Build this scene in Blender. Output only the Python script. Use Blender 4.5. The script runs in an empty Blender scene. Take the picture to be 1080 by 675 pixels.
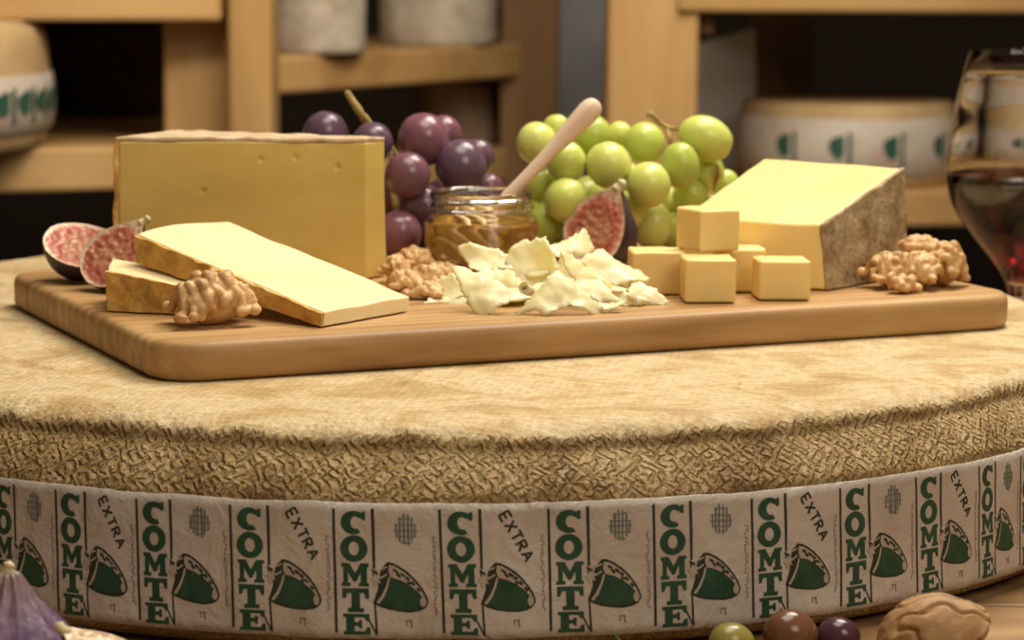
import bpy, bmesh, math, random
from mathutils import Vector, Matrix, noise
from mathutils.geometry import delaunay_2d_cdt

V = Vector
R = random.Random(7)
PI = math.pi
scene = bpy.context.scene
COL = scene.collection

# ------------------------------------------------------------------ camera model (z = 0 is the top of the big cheese wheel)
F_PX, CAM_H, PITCH, ROLL = 2695.7, 0.16921, 0.14507, 0.00896
WX, WY = -0.03675, 1.19698          # centre of the big wheel
TABLE = -0.0822
FLOOR = -0.95
ZB = 0.0165                          # top of the board


def ray(x, y):
    c, s = math.cos(ROLL), math.sin(ROLL)
    u, v = x - 540, y - 337.5
    u, v = c * u + s * v, -s * u + c * v
    cp, sp = math.cos(PITCH), math.sin(PITCH)
    return V((u / F_PX, cp - (v / F_PX) * sp, -sp - (v / F_PX) * cp))


EYE = V((0, 0, CAM_H))


def on_z(x, y, z):
    d = ray(x, y)
    return EYE + d * ((z - CAM_H) / d.z)


def on_y(x, y, yy):
    d = ray(x, y)
    return EYE + d * (yy / d.y)


def on_plane(x, y, p, n):
    d = ray(x, y)
    return EYE + d * ((p - EYE).dot(n) / d.dot(n))


# ------------------------------------------------------------------ node helpers
class NT:
    def __init__(self, name):
        self.m = bpy.data.materials.new(name)
        self.m.use_nodes = True
        self.t = self.m.node_tree
        self.b = self.t.nodes['Principled BSDF']
        self.out = self.t.nodes['Material Output']

    def n(self, kind, ins=None, **props):
        nd = self.t.nodes.new('ShaderNode' + kind)
        for k, v in props.items():
            setattr(nd, k, v)
        for k, v in (ins or {}).items():
            self.put(nd, k, v)
        return nd

    def put(self, nd, k, v):
        s = nd.inputs[k]
        if hasattr(v, 'is_output') or isinstance(v, bpy.types.NodeSocket):
            self.t.links.new(v, s)
        elif isinstance(v, bpy.types.Node):
            self.t.links.new(v.outputs[0], s)
        else:
            if s.type == 'RGBA' and len(v) == 3:
                v = (*v, 1)
            s.default_value = v

    def P(self, **kw):
        for k, v in kw.items():
            self.put(self.b, k.replace('_', ' '), v)
        return self

    def coords(self, kind='Object', scale=(1, 1, 1), rot=(0, 0, 0)):
        tc = self.n('TexCoord')
        mp = self.n('Mapping', {'Vector': tc.outputs[kind]})
        mp.inputs['Scale'].default_value = scale
        mp.inputs['Rotation'].default_value = rot
        return mp.outputs[0]

    def noise(self, vec, scale, detail=4, rough=.55, dist=0.0):
        return self.n('TexNoise', {'Vector': vec, 'Scale': scale, 'Detail': detail, 'Roughness': rough, 'Distortion': dist}).outputs[0]

    def ramp(self, fac, stops, interp='LINEAR'):
        r = self.n('ValToRGB', {'Fac': fac})
        cr = r.color_ramp
        cr.interpolation = interp
        while len(cr.elements) < len(stops):
            cr.elements.new(.5)
        for e, (p, c) in zip(cr.elements, stops):
            e.position = p
            e.color = (*c, 1) if len(c) == 3 else c
        return r.outputs[0]

    def mix(self, fac, a, b, mode='MIX'):
        m = self.n('Mix', data_type='RGBA', blend_type=mode)
        self.put(m, 0, fac)
        self.put(m, 6, a)
        self.put(m, 7, b)
        return m.outputs[2]

    def math(self, op, a, b=0.0, clamp=False):
        m = self.n('Math', operation=op, use_clamp=clamp)
        self.put(m, 0, a)
        self.put(m, 1, b)
        return m.outputs[0]

    def bump(self, h, strength=.3, dist=.001, prev=None):
        b = self.n('Bump', {'Height': h, 'Strength': strength, 'Distance': dist})
        if prev is not None:
            self.put(b, 'Normal', prev)
        return b.outputs[0]

    def finish(self):
        return self.m


def mat_mottled(name, c1, c2, scale=30, rough=.6, bump=.2, bscale=120, bdist=.001, sss=0, srad=(.004, .002, .001), spec=.4, c3=None, stretch=(1, 1, 1)):
    t = NT(name)
    co = t.coords('Object', stretch)
    f = t.noise(co, scale, 5, .6)
    stops = [(.3, c1), (.7, c2)] if c3 is None else [(.28, c1), (.5, c2), (.72, c3)]
    col = t.ramp(f, stops)
    t.P(Base_Color=col, Roughness=rough, Specular_IOR_Level=spec)
    if bump:
        t.P(Normal=t.bump(t.noise(co, bscale, 6, .6), bump, bdist))
    if sss:
        t.P(Subsurface_Weight=sss, Subsurface_Radius=srad, Subsurface_Scale=1.0)
    return t.finish()


MT = {}
MT['paste'] = mat_mottled('cheese_paste', (.85, .63, .235), (.90, .70, .30), 25, .42, .12, 350, .0006, .35, (.006, .0035, .0012), .7)
MT['paste_deep'] = mat_mottled('cheese_paste_deep', (.62, .43, .11), (.73, .53, .16), 18, .45, .15, 250, .0008, .3, (.006, .0035, .0012), stretch=(1, 1, 2))
MT['paste_pale'] = mat_mottled('cheese_paste_pale', (.85, .68, .36), (.89, .75, .46), 22, .45, .12, 300, .0006, .3, (.005, .0035, .0015), .7)
MT['shaving'] = mat_mottled('cheese_shaving', (.88, .72, .34), (.92, .80, .47), 60, .42, .35, 420, .0008, .5, (.006, .0045, .0015), .6)
MT['rind_gold'] = mat_mottled('rind_golden_brown', (.30, .125, .025), (.64, .35, .075), 75, .7, .8, 260, .0016, 0, c3=(.80, .54, .20))
MT['rind_top'] = mat_mottled('rind_pale_crust', (.42, .27, .13), (.72, .56, .38), 90, .75, .6, 300, .0012, 0)


def m_rind_grey():
    t = NT('rind_grey_brown')
    co = t.coords('Object')
    f = t.noise(co, 90, 6, .7)
    g = t.noise(co, 420, 3, .6)
    col = t.ramp(f, [(.28, (.16, .095, .045)), (.45, (.36, .24, .12)), (.60, (.52, .38, .22)), (.76, (.62, .48, .31))])
    col = t.mix(t.math('MULTIPLY', t.math('LESS_THAN', g, .42), .45), col, (.10, .06, .035))
    w = t.n('TexVoronoi', {'Vector': co, 'Scale': 330.0}).outputs[0]
    t.P(Base_Color=col, Roughness=.8, Normal=t.bump(w, .3, .0008, t.bump(f, .6, .0018)))
    return t.finish()


MT['rind_grey'] = m_rind_grey()


def m_wheel():
    t = NT('wheel_rind')
    uv = t.n('UVMap', uv_map='wrap').outputs[0]
    sep = t.n('SeparateXYZ', {'Vector': uv})
    vv = sep.outputs[1]
    co = t.coords('Object')
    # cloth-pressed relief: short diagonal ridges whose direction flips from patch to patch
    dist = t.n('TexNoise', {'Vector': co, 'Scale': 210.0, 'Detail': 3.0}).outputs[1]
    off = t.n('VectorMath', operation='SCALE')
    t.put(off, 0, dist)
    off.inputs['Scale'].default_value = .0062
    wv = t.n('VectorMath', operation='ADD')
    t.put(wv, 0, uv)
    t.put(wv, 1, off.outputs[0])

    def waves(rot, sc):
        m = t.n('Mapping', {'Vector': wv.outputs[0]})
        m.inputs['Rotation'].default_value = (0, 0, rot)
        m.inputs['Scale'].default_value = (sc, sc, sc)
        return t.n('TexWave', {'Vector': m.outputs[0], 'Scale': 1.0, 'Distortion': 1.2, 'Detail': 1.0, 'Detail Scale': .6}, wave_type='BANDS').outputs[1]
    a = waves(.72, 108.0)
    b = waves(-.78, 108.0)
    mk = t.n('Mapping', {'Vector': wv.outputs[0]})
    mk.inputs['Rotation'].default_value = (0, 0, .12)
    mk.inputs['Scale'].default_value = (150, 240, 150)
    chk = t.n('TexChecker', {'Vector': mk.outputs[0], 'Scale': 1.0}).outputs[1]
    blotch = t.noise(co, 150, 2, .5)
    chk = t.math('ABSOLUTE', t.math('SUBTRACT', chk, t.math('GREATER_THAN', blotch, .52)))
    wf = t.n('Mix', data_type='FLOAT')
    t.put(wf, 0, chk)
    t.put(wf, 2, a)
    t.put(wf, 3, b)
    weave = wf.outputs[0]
    # fine linen weave on the top
    m1 = t.n('TexWave', {'Vector': t.coords('Object', (1, 1, 1), (0, 0, .15)), 'Scale': 95.0, 'Distortion': 3.0, 'Detail': 2.0, 'Detail Scale': 2.0}, bands_direction='X').outputs[1]
    m2 = t.n('TexWave', {'Vector': t.coords('Object', (1, 1, 1), (0, 0, .15)), 'Scale': 95.0, 'Distortion': 3.0, 'Detail': 2.0, 'Detail Scale': 2.0}, bands_direction='Y').outputs[1]
    linen = t.math('MAXIMUM', m1, m2)
    side = t.n('MapRange', {'Value': t.math('ADD', vv, t.math('MULTIPLY', t.math('SUBTRACT', t.noise(co, 60, 5, .65), .5), .010))})
    side.inputs['From Min'].default_value = .2985
    side.inputs['From Max'].default_value = .3020
    sd = side.outputs[0]
    big = t.noise(co, 24, 7, .68, .5)
    fine = t.noise(co, 140, 5, .65)
    ctop = t.ramp(big, [(.32, (.34, .20, .070)), (.43, (.50, .335, .140)), (.54, (.68, .54, .33)), (.60, (.57, .40, .18)), (.72, (.38, .22, .078))])
    ctop = t.mix(t.math('MULTIPLY', t.math('SUBTRACT', 1.0, linen), .13), ctop, (.32, .19, .075))
    ctop = t.mix(t.math('MULTIPLY', fine, .30), ctop, (.74, .60, .38))
    fi2 = t.noise(t.coords('Object', (260, 420, 260)), 1.0, 5, .7)
    ctop = t.mix(t.math('MULTIPLY', t.math('SUBTRACT', .56, fi2, True), 2.2, True), ctop, (.33, .19, .065))
    cside = t.ramp(t.noise(co, 30, 6, .65), [(.3, (.23, .13, .045)), (.48, (.40, .255, .100)), (.60, (.52, .36, .165)), (.75, (.31, .17, .06))])
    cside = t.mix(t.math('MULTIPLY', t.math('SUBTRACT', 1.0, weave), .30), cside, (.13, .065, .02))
    cside = t.mix(t.math('MULTIPLY', t.math('GREATER_THAN', fine, .62), .35), cside, (.62, .48, .28))
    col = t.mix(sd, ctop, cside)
    bst = t.n('Mix', data_type='FLOAT')
    t.put(bst, 0, sd)
    t.put(bst, 2, t.math('MULTIPLY', linen, .16))
    t.put(bst, 3, weave)
    nrm = t.bump(bst.outputs[0], 1.0, .0014)
    nrm = t.bump(fine, .5, .0016, nrm)
    nrm = t.bump(big, .8, .004, nrm)
    t.P(Base_Color=col, Roughness=.62, Specular_IOR_Level=.3, Normal=nrm)
    return t.finish()


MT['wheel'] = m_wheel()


def m_paper():
    t = NT('band_paper')
    co = t.coords('Object')
    f = t.noise(co, 22, 6, .6)
    g = t.noise(co, 75, 4, .65, .6)
    col = t.ramp(f, [(.3, (.44, .36, .29)), (.5, (.56, .48, .41)), (.7, (.65, .59, .53))])
    col = t.mix(t.math('MULTIPLY', t.math('GREATER_THAN', g, .62), .3), col, (.70, .64, .57))
    n1 = t.bump(g, .8, .0022)
    n2 = t.bump(t.n('TexVoronoi', {'Vector': co, 'Scale': 48.0, 'Randomness': 1.0}, feature='DISTANCE_TO_EDGE').outputs[0], .25, .002, n1)
    t.P(Base_Color=col, Roughness=.42, Specular_IOR_Level=.5, Normal=n2, Coat_Weight=.15, Coat_Roughness=.3)
    return t.finish()


MT['paper'] = m_paper()
MT['green'] = mat_mottled('print_green', (.012, .052, .026), (.026, .088, .048), 160, .5, .15, 300, .0004)
MT['dark'] = mat_mottled('print_dark', (.016, .028, .017), (.035, .045, .028), 160, .5, 0)
MT['crest'] = mat_mottled('print_faded_blue_green', (.11, .135, .11), (.20, .21, .175), 200, .5, 0)
MT['pale_print'] = mat_mottled('print_bare_paper', (.42, .35, .27), (.50, .42, .34), 120, .45, 0)
MT['brown_print'] = mat_mottled('print_faded_brown', (.19, .125, .07), (.26, .17, .10), 150, .5, 0)


def m_wood(name, cols, grain=(3, 60, 60), scale=1.0, rough=.5, bump=.25, rings=True):
    t = NT(name)
    co = t.coords('Object', grain)
    f = t.noise(co, scale, 6, .6, .6)
    co2 = t.coords('Object', (grain[0] * .8, grain[1] * .30, grain[2] * .30))
    g = t.noise(co2, scale, 4, .6, .5)
    w = t.n('TexWave', {'Vector': co2, 'Scale': scale * .8, 'Distortion': 7.0, 'Detail': 3.0, 'Detail Scale': .8}, bands_direction='Y').outputs[1]
    s = t.math('ADD', t.math('MULTIPLY', f, .45), t.math('ADD', t.math('MULTIPLY', g, .47), t.math('MULTIPLY', w, .08)))
    col = t.ramp(s, [(.34, cols[0]), (.49, cols[1]), (.63, cols[2])])
    t.P(Base_Color=col, Roughness=rough, Specular_IOR_Level=.4, Normal=t.bump(f, bump, .0006))
    return t.finish()


MT['board'] = m_wood('board_oak', [(.25, .125, .042), (.42, .235, .088), (.54, .335, .145)], (6, 110, 110))
MT['table'] = m_wood('table_oak', [(.17, .085, .033), (.30, .165, .070), (.42, .25, .115)], (4, 45, 45))
MT['rack'] = m_wood('rack_pine', [(.33, .18, .062), (.46, .265, .10), (.55, .345, .145)], (2, 16, 16), rough=.6)
MT['rack_v'] = m_wood('rack_pine_upright', [(.33, .18, .062), (.46, .265, .10), (.55, .345, .145)], (16, 16, 2), rough=.6)
MT['rack_dark'] = m_wood('rack_pine_brown', [(.16, .082, .030), (.23, .125, .05), (.30, .17, .075)], (16, 16, 2), rough=.65)
MT['beech'] = m_wood('beech_handle', [(.62, .41, .28), (.72, .52, .38), (.78, .60, .46)], (200, 200, 30), rough=.45, bump=.1)
MT['dipper'] = m_wood('dipper_wood', [(.80, .56, .22), (.88, .66, .30), (.92, .72, .38)], (120, 120, 60), rough=.4, bump=.1)


def m_grape(name, c1, c2, c3, srad, bloom, sss=.55, rough=.22):
    t = NT(name)
    co = t.coords('Object')
    rnd = t.n('ObjectInfo').outputs['Random']
    f = t.noise(co, 55, 4, .6)
    fac = t.math('ADD', t.math('MULTIPLY', f, .6), t.math('MULTIPLY', rnd, .42))
    col = t.ramp(fac, [(.3, c1), (.5, c2), (.72, c3)])
    bl = t.noise(co, 90, 5, .6)
    blm = t.math('MULTIPLY', t.math('SUBTRACT', bl, .38, True), bloom[3])
    col = t.mix(blm, col, bloom[:3])
    t.P(Base_Color=col, Roughness=rough, Subsurface_Weight=sss, Subsurface_Radius=srad, Subsurface_Scale=1.0, Specular_IOR_Level=.5,
        Normal=t.bump(bl, .05, .0005))
    return t.finish()


MT['grape_red'] = m_grape('grape_purple_skin', (.045, .008, .022), (.12, .018, .030), (.19, .034, .042), (.003, .001, .001), (.30, .235, .33, 2.2), .36)
MT['grape_green'] = m_grape('grape_green_skin', (.40, .47, .06), (.55, .60, .11), (.68, .68, .20), (.008, .009, .002), (.72, .76, .40, .8), .7, .28)
MT['stem'] = mat_mottled('grape_stem', (.28, .17, .055), (.46, .33, .12), 150, .7, .4, 400)
MT['kernel'] = mat_mottled('walnut_kernel', (.38, .185, .060), (.63, .38, .155), 80, .38, .5, 420, .0009, .12, (.003, .002, .001), c3=(.72, .50, .25))
MT['shell'] = mat_mottled('walnut_shell', (.24, .115, .042), (.42, .235, .098), 60, .55, .6, 300, .001, 0, c3=(.52, .32, .15))
MT['fig_skin'] = mat_mottled('fig_skin_dark', (.016, .010, .014), (.050, .024, .032), 70, .45, .3, 260, .0007, 0, c3=(.085, .055, .060))


def m_fig_bloom():
    t = NT('fig_skin_violet')
    co = t.coords('Object', (1, 1, 1))
    st = t.coords('Object', (55, 55, 12))
    f = t.noise(st, 3.2, 4, .6)
    g = t.noise(co, 60, 5, .6)
    sep = t.n('SeparateXYZ', {'Vector': t.coords('Object')})
    col = t.ramp(f, [(.3, (.050, .018, .060)), (.5, (.11, .050, .115)), (.68, (.23, .14, .21))])
    up = t.n('MapRange', {'Value': sep.outputs[2]})
    up.inputs['From Min'].default_value = .027
    up.inputs['From Max'].default_value = .043
    col = t.mix(t.math('MULTIPLY', up.outputs[0], .5), col, (.42, .29, .19))
    t.P(Base_Color=col, Roughness=.38, Normal=t.bump(f, .35, .0012, t.bump(g, .15, .0006)))
    return t.finish()


MT['fig_violet'] = m_fig_bloom()


def m_fig_flesh(name='fig_flesh', lo=.10, hi=.30):
    t = NT(name)
    at = t.n('Attribute', attribute_name='rim')
    co = t.coords('Object')
    nz = t.noise(co, 190, 4, .6)
    f = t.math('ADD', at.outputs['Fac'], t.math('MULTIPLY', t.math('SUBTRACT', nz, .5), .22))
    col = t.ramp(f, [(0, (.70, .48, .30)), (lo, (.82, .60, .42)), (lo + .10, (.76, .40, .28)), (hi, (.60, .20, .14)), (.62, (.46, .12, .08)), (.9, (.56, .24, .14))])
    vo = t.n('TexVoronoi', {'Vector': co, 'Scale': 420.0})
    seed = t.math('LESS_THAN', vo.outputs[0], .30)
    inner = t.math('GREATER_THAN', f, lo + .14)
    col = t.mix(t.math('MULTIPLY', t.math('MULTIPLY', seed, inner), .5), col, (.80, .50, .26))
    t.P(Base_Color=col, Roughness=.35, Normal=t.bump(vo.outputs[0], .35, .0008), Subsurface_Weight=.25, Subsurface_Radius=(.004, .0015, .001), Subsurface_Scale=1.0)
    return t.finish()


MT['fig_flesh'] = m_fig_flesh()
MT['fig_cream'] = m_fig_flesh('fig_flesh_cream', .62, .85)
MT['olive_green'] = mat_mottled('olive_green', (.22, .18, .04), (.32, .265, .07), 60, .22, .08, 200, .0005, .2)
MT['olive_brown'] = mat_mottled('olive_brown', (.11, .040, .020), (.20, .085, .040), 60, .2, .06, 200, .0005, .1)
MT['olive_purple'] = mat_mottled('olive_purple', (.045, .018, .028), (.10, .040, .050), 60, .2, .06, 200, .0005, .1)
MT['herb'] = mat_mottled('herb_green', (.06, .18, .03), (.14, .32, .06), 90, .5, .2)


def m_glass():
    t = NT('clear_glass')
    t.P(Base_Color=(1, 1, 1), Roughness=.0, Transmission_Weight=1.0, IOR=1.45)
    return t.finish()


def m_liquid(name, col, dens, ior, sss_col=None, sw=0.0):
    t = NT(name)
    t.P(Base_Color=(1, 1, 1), Roughness=.0, Transmission_Weight=1.0, IOR=ior)
    ab = t.n('VolumeAbsorption', {'Color': col, 'Density': dens})
    t.t.links.new(ab.outputs[0], t.out.inputs['Volume'])
    if sw:
        d = t.n('BsdfTranslucent', {'Color': sss_col})
        d2 = t.n('BsdfDiffuse', {'Color': sss_col})
        ad = t.n('MixShader', {'Fac': .5})
        t.t.links.new(d.outputs[0], ad.inputs[1])
        t.t.links.new(d2.outputs[0], ad.inputs[2])
        mx = t.n('MixShader', {'Fac': sw})
        t.t.links.new(t.b.outputs[0], mx.inputs[1])
        t.t.links.new(ad.outputs[0], mx.inputs[2])
        t.t.links.new(mx.outputs[0], t.out.inputs['Surface'])
    return t.finish()


MT['glass'] = m_glass()
MT['honey'] = m_liquid('honey', (.98, .68, .10), 22, 1.46, (1, .56, .05), .27)
MT['wine'] = m_liquid('red_wine', (.62, .02, .04), 95, 1.34)
MT['far_rind'] = mat_mottled('far_wheel_rind', (.38, .24, .11), (.56, .40, .21), 22, .7, .4, 80, .002)
MT['far_paper'] = mat_mottled('far_wheel_band', (.36, .30, .25), (.50, .43, .37), 26, .55, .2, 60, .002, c3=(.46, .33, .27))
MT['far_white'] = mat_mottled('far_white_crust', (.34, .27, .20), (.56, .48, .40), 40, .8, .5, 90, .003)
MT['far_brown'] = mat_mottled('far_brown_crust', (.28, .18, .11), (.44, .32, .22), 35, .8, .5, 90, .003)
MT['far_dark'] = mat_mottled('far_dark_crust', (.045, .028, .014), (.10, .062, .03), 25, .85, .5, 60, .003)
MT['far_green'] = mat_mottled('far_print_green', (.020, .075, .050), (.03, .10, .07), 60, .5, 0)
MT['grey'] = mat_mottled('grey_plaster', (.36, .36, .37), (.44, .44, .45), 6, .75, .15, 60, .002)
MT['steel'] = mat_mottled('grey_sheet_metal', (.66, .64, .61), (.74, .72, .69), 6, .5, .05, 60, .002)
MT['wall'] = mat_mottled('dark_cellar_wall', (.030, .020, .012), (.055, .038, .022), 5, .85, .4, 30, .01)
MT['floor'] = mat_mottled('cellar_floor', (.07, .052, .036), (.12, .09, .065), 4, .8, .3, 40, .005)


# ------------------------------------------------------------------ object helpers
def link(name, me, m=None, parent=None, smooth=True):
    o = bpy.data.objects.new(name, me)
    COL.objects.link(o)
    if m is not None:
        for k in (m if isinstance(m, (list, tuple)) else [m]):
            me.materials.append(k)
    if smooth:
        for p in me.polygons:
            p.use_smooth = True
    if parent is not None:
        o.parent = parent
    return o


def from_data(name, verts, faces, m=None, parent=None, smooth=True, mats=None):
    me = bpy.data.meshes.new(name)
    me.from_pydata([tuple(v) for v in verts], [], faces)
    if mats:
        for p, i in zip(me.polygons, mats):
            p.material_index = i
    me.update()
    return link(name, me, m, parent, smooth)


def from_bm(name, bm, m=None, parent=None, smooth=True):
    me = bpy.data.meshes.new(name)
    bmesh.ops.recalc_face_normals(bm, faces=bm.faces[:])
    bm.to_mesh(me)
    bm.free()
    return link(name, me, m, parent, smooth)


def tag(o, label=None, cat=None, group=None, kind=None):
    if label:
        o['label'] = label
    if cat:
        o['category'] = cat
    if group:
        o['group'] = group
    if kind:
        o['kind'] = kind
    return o


def thing(name, loc, label, cat, group=None, rot=None):
    o = bpy.data.objects.new(name, None)
    o.empty_display_size = .02
    COL.objects.link(o)
    o.location = loc
    if rot is not None:
        o.rotation_euler = rot
    return tag(o, label, cat, group)


def bevel(o, w, seg=2, ang=35):
    b = o.modifiers.new('bevel', 'BEVEL')
    b.width = w
    b.segments = seg
    b.limit_method = 'ANGLE'
    b.angle_limit = math.radians(ang)
    return o


def nz(p, f, s=0.0):
    return noise.noise(V((p[0] * f + s, p[1] * f + s * 1.7, p[2] * f - s)))


def box_data(lo, hi):
    x0, y0, z0 = lo
    x1, y1, z1 = hi
    v = [(x0, y0, z0), (x1, y0, z0), (x1, y1, z0), (x0, y1, z0), (x0, y0, z1), (x1, y0, z1), (x1, y1, z1), (x0, y1, z1)]
    f = [(0, 3, 2, 1), (4, 5, 6, 7), (0, 1, 5, 4), (1, 2, 6, 5), (2, 3, 7, 6), (3, 0, 4, 7)]
    return v, f


def box(name, lo, hi, m, parent=None, w=.004):
    v, f = box_data(lo, hi)
    o = from_data(name, v, f, m, parent, False)
    if w:
        bevel(o, w)
    return o


def hexa(name, c, n, m, parent=None, u=(0, 1), v=(0, 1), w=(0, 1), amp=.0004, freq=60, bev=.0008, origin=V((0, 0, 0)), warp=None, bow=None):
    """closed block spanned by eight corners c: bottom 00,10,11,01 then top; u,v,w pick a sub-range of it"""
    def T(a, b, d):
        lo = (c[0] * (1 - a) + c[1] * a) * (1 - b) + (c[3] * (1 - a) + c[2] * a) * b
        hi = (c[4] * (1 - a) + c[5] * a) * (1 - b) + (c[7] * (1 - a) + c[6] * a) * b
        p = lo * (1 - d) + hi * d
        if bow:
            p = p + bow(a, b, d)
        p = p + V((nz(p, freq, 1), nz(p, freq, 5), nz(p, freq, 9) * (1 if d > .02 else 0))) * amp
        if warp:
            p = warp(p)
        return p - origin
    idx, verts, faces = {}, [], []
    nx, ny, nk = n

    def g(i, j, k):
        if (i, j, k) not in idx:
            idx[(i, j, k)] = len(verts)
            verts.append(T(u[0] + (u[1] - u[0]) * i / nx, v[0] + (v[1] - v[0]) * j / ny, w[0] + (w[1] - w[0]) * k / nk))
        return idx[(i, j, k)]
    for i in range(nx):
        for j in range(ny):
            faces.append((g(i, j, 0), g(i, j + 1, 0), g(i + 1, j + 1, 0), g(i + 1, j, 0)))
            faces.append((g(i, j, nk), g(i + 1, j, nk), g(i + 1, j + 1, nk), g(i, j + 1, nk)))
    for i in range(nx):
        for k in range(nk):
            faces.append((g(i, 0, k), g(i + 1, 0, k), g(i + 1, 0, k + 1), g(i, 0, k + 1)))
            faces.append((g(i, ny, k), g(i, ny, k + 1), g(i + 1, ny, k + 1), g(i + 1, ny, k)))
    for j in range(ny):
        for k in range(nk):
            faces.append((g(0, j, k), g(0, j, k + 1), g(0, j + 1, k + 1), g(0, j + 1, k)))
            faces.append((g(nx, j, k), g(nx, j + 1, k), g(nx, j + 1, k + 1), g(nx, j, k + 1)))
    me = bpy.data.meshes.new(name)
    me.from_pydata([tuple(q) for q in verts], [], faces)
    bm = bmesh.new()
    bm.from_mesh(me)
    bmesh.ops.recalc_face_normals(bm, faces=bm.faces[:])
    bm.to_mesh(me)
    bm.free()
    o = link(name, me, m, parent, True)
    if bev:
        bevel(o, bev, 2, 42)
    try:
        o.data.set_sharp_from_angle(angle=math.radians(40))
    except Exception:
        pass
    return o


def lathe(name, prof, m, parent=None, n=64, origin=(0, 0, 0), disp=None, a0=0.0, a1=2 * PI, smooth=True):
    """prof: (r, z) pairs; ends on the axis close the shape"""
    full = abs(a1 - a0 - 2 * PI) < 1e-6
    ox, oy, oz = origin
    verts, faces, rings = [], [], []
    cols = n if full else n + 1
    for (r, z) in prof:
        if r < 1e-7:
            rings.append([len(verts)] * cols)
            verts.append((ox, oy, oz + z))
        else:
            ring = []
            for i in range(cols):
                a = a0 + (a1 - a0) * i / n
                p = V((r * math.cos(a), r * math.sin(a), z))
                if disp:
                    p = disp(p, a)
                ring.append(len(verts))
                verts.append((ox + p.x, oy + p.y, oz + p.z))
            rings.append(ring)
    for A, B in zip(rings, rings[1:]):
        for i in range(n):
            j = (i + 1) % cols
            q = [A[i], A[j], B[j], B[i]]
            q = list(dict.fromkeys(q))
            if len(q) >= 3:
                faces.append(q)
    me = bpy.data.meshes.new(name)
    me.from_pydata(verts, [], faces)
    bm = bmesh.new()
    bm.from_mesh(me)
    bmesh.ops.recalc_face_normals(bm, faces=bm.faces[:])
    bm.to_mesh(me)
    bm.free()
    return link(name, me, m, parent, smooth)


def tube(name, pts, rad, m, parent=None, n=12, lump=0.0):
    pts = [V(p) for p in pts]
    # Catmull-Rom refinement
    P, Q = [], []
    for i in range(len(pts) - 1):
        p0, p1, p2, p3 = pts[max(i - 1, 0)], pts[i], pts[i + 1], pts[min(i + 2, len(pts) - 1)]
        for k in range(6):
            s = k / 6
            P.append(.5 * ((2 * p1) + (p2 - p0) * s + (2 * p0 - 5 * p1 + 4 * p2 - p3) * s * s + (3 * p1 - p0 - 3 * p2 + p3) * s ** 3))
            Q.append(rad[i] * (1 - s) + rad[i + 1] * s)
    P.append(pts[-1])
    Q.append(rad[-1])
    verts, faces = [], []
    ref = V((.3, .9, .2))
    for i, p in enumerate(P):
        d = (P[min(i + 1, len(P) - 1)] - P[max(i - 1, 0)]).normalized()
        a = d.cross(ref).normalized()
        b = d.cross(a)
        for k in range(n):
            t = 2 * PI * k / n
            r = Q[i] * (1 + lump * nz(p + a * math.cos(t) * .01, 300))
            verts.append(p + (a * math.cos(t) + b * math.sin(t)) * r)
    for i in range(len(P) - 1):
        for k in range(n):
            faces.append((i * n + k, i * n + (k + 1) % n, (i + 1) * n + (k + 1) % n, (i + 1) * n + k))
    for e, s in ((0, -1), (len(P) - 1, 1)):
        d = (P[min(e + 1, len(P) - 1)] - P[max(e - 1, 0)]).normalized()
        c = len(verts)
        verts.append(P[e] + d * s * Q[e] * .6)
        for k in range(n):
            faces.append((e * n + k, e * n + (k + 1) % n, c) if s > 0 else (e * n + (k + 1) % n, e * n + k, c))
    me = bpy.data.meshes.new(name)
    me.from_pydata([tuple(v) for v in verts], [], faces)
    bm = bmesh.new()
    bm.from_mesh(me)
    bmesh.ops.recalc_face_normals(bm, faces=bm.faces[:])
    bm.to_mesh(me)
    bm.free()
    return link(name, me, m, parent, True)


def fill(poly, step):
    """triangulate a 2-D outline with inner points about `step` apart -> (points, triangles)"""
    pts = []
    for i, p in enumerate(poly):
        q = poly[(i + 1) % len(poly)]
        L = math.hypot(q[0] - p[0], q[1] - p[1])
        k = max(1, int(L / step))
        for s in range(k):
            pts.append(V((p[0] + (q[0] - p[0]) * s / k, p[1] + (q[1] - p[1]) * s / k)))
    n = len(pts)

    def inside(x, y):
        c = False
        for i in range(n):
            a, b = pts[i], pts[(i + 1) % n]
            if (a.y > y) != (b.y > y) and x < (b.x - a.x) * (y - a.y) / (b.y - a.y) + a.x:
                c = not c
        return c

    def near(x, y):
        return min((a.x - x) ** 2 + (a.y - y) ** 2 for a in pts[:n])
    xs = [p.x for p in pts]
    ys = [p.y for p in pts]
    inner = []
    y = min(ys) + step * .6
    row = 0
    while y < max(ys):
        x = min(xs) + step * (.5 if row % 2 else .9)
        while x < max(xs):
            if inside(x, y) and near(x, y) > (.45 * step) ** 2:
                inner.append(V((x, y)))
            x += step
        y += step * .87
        row += 1
    r = delaunay_2d_cdt(pts + inner, [], [list(range(n))], 1, 1e-9)
    return r[0], r[2]


# ================================================================== SETTING
def slab(name, lo, hi, m):
    o = box(name, lo, hi, m, None, 0)
    return tag(o, kind='structure')


slab('floor', (-2.6, -1.2, FLOOR - .05), (2.6, 3.8, FLOOR), MT['floor'])
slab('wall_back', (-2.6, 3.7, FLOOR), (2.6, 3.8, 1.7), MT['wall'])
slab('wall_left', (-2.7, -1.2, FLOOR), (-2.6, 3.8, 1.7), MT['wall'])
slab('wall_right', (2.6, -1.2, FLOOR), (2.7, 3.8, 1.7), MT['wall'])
# grey plastered pier between the racks
pa, pb = on_y(588, 60, 3.0), on_y(646, 60, 3.0)
slab('trim_1', (pa.x, 3.0, FLOOR), (pb.x, 3.7, 1.7), MT['grey'])

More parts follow.
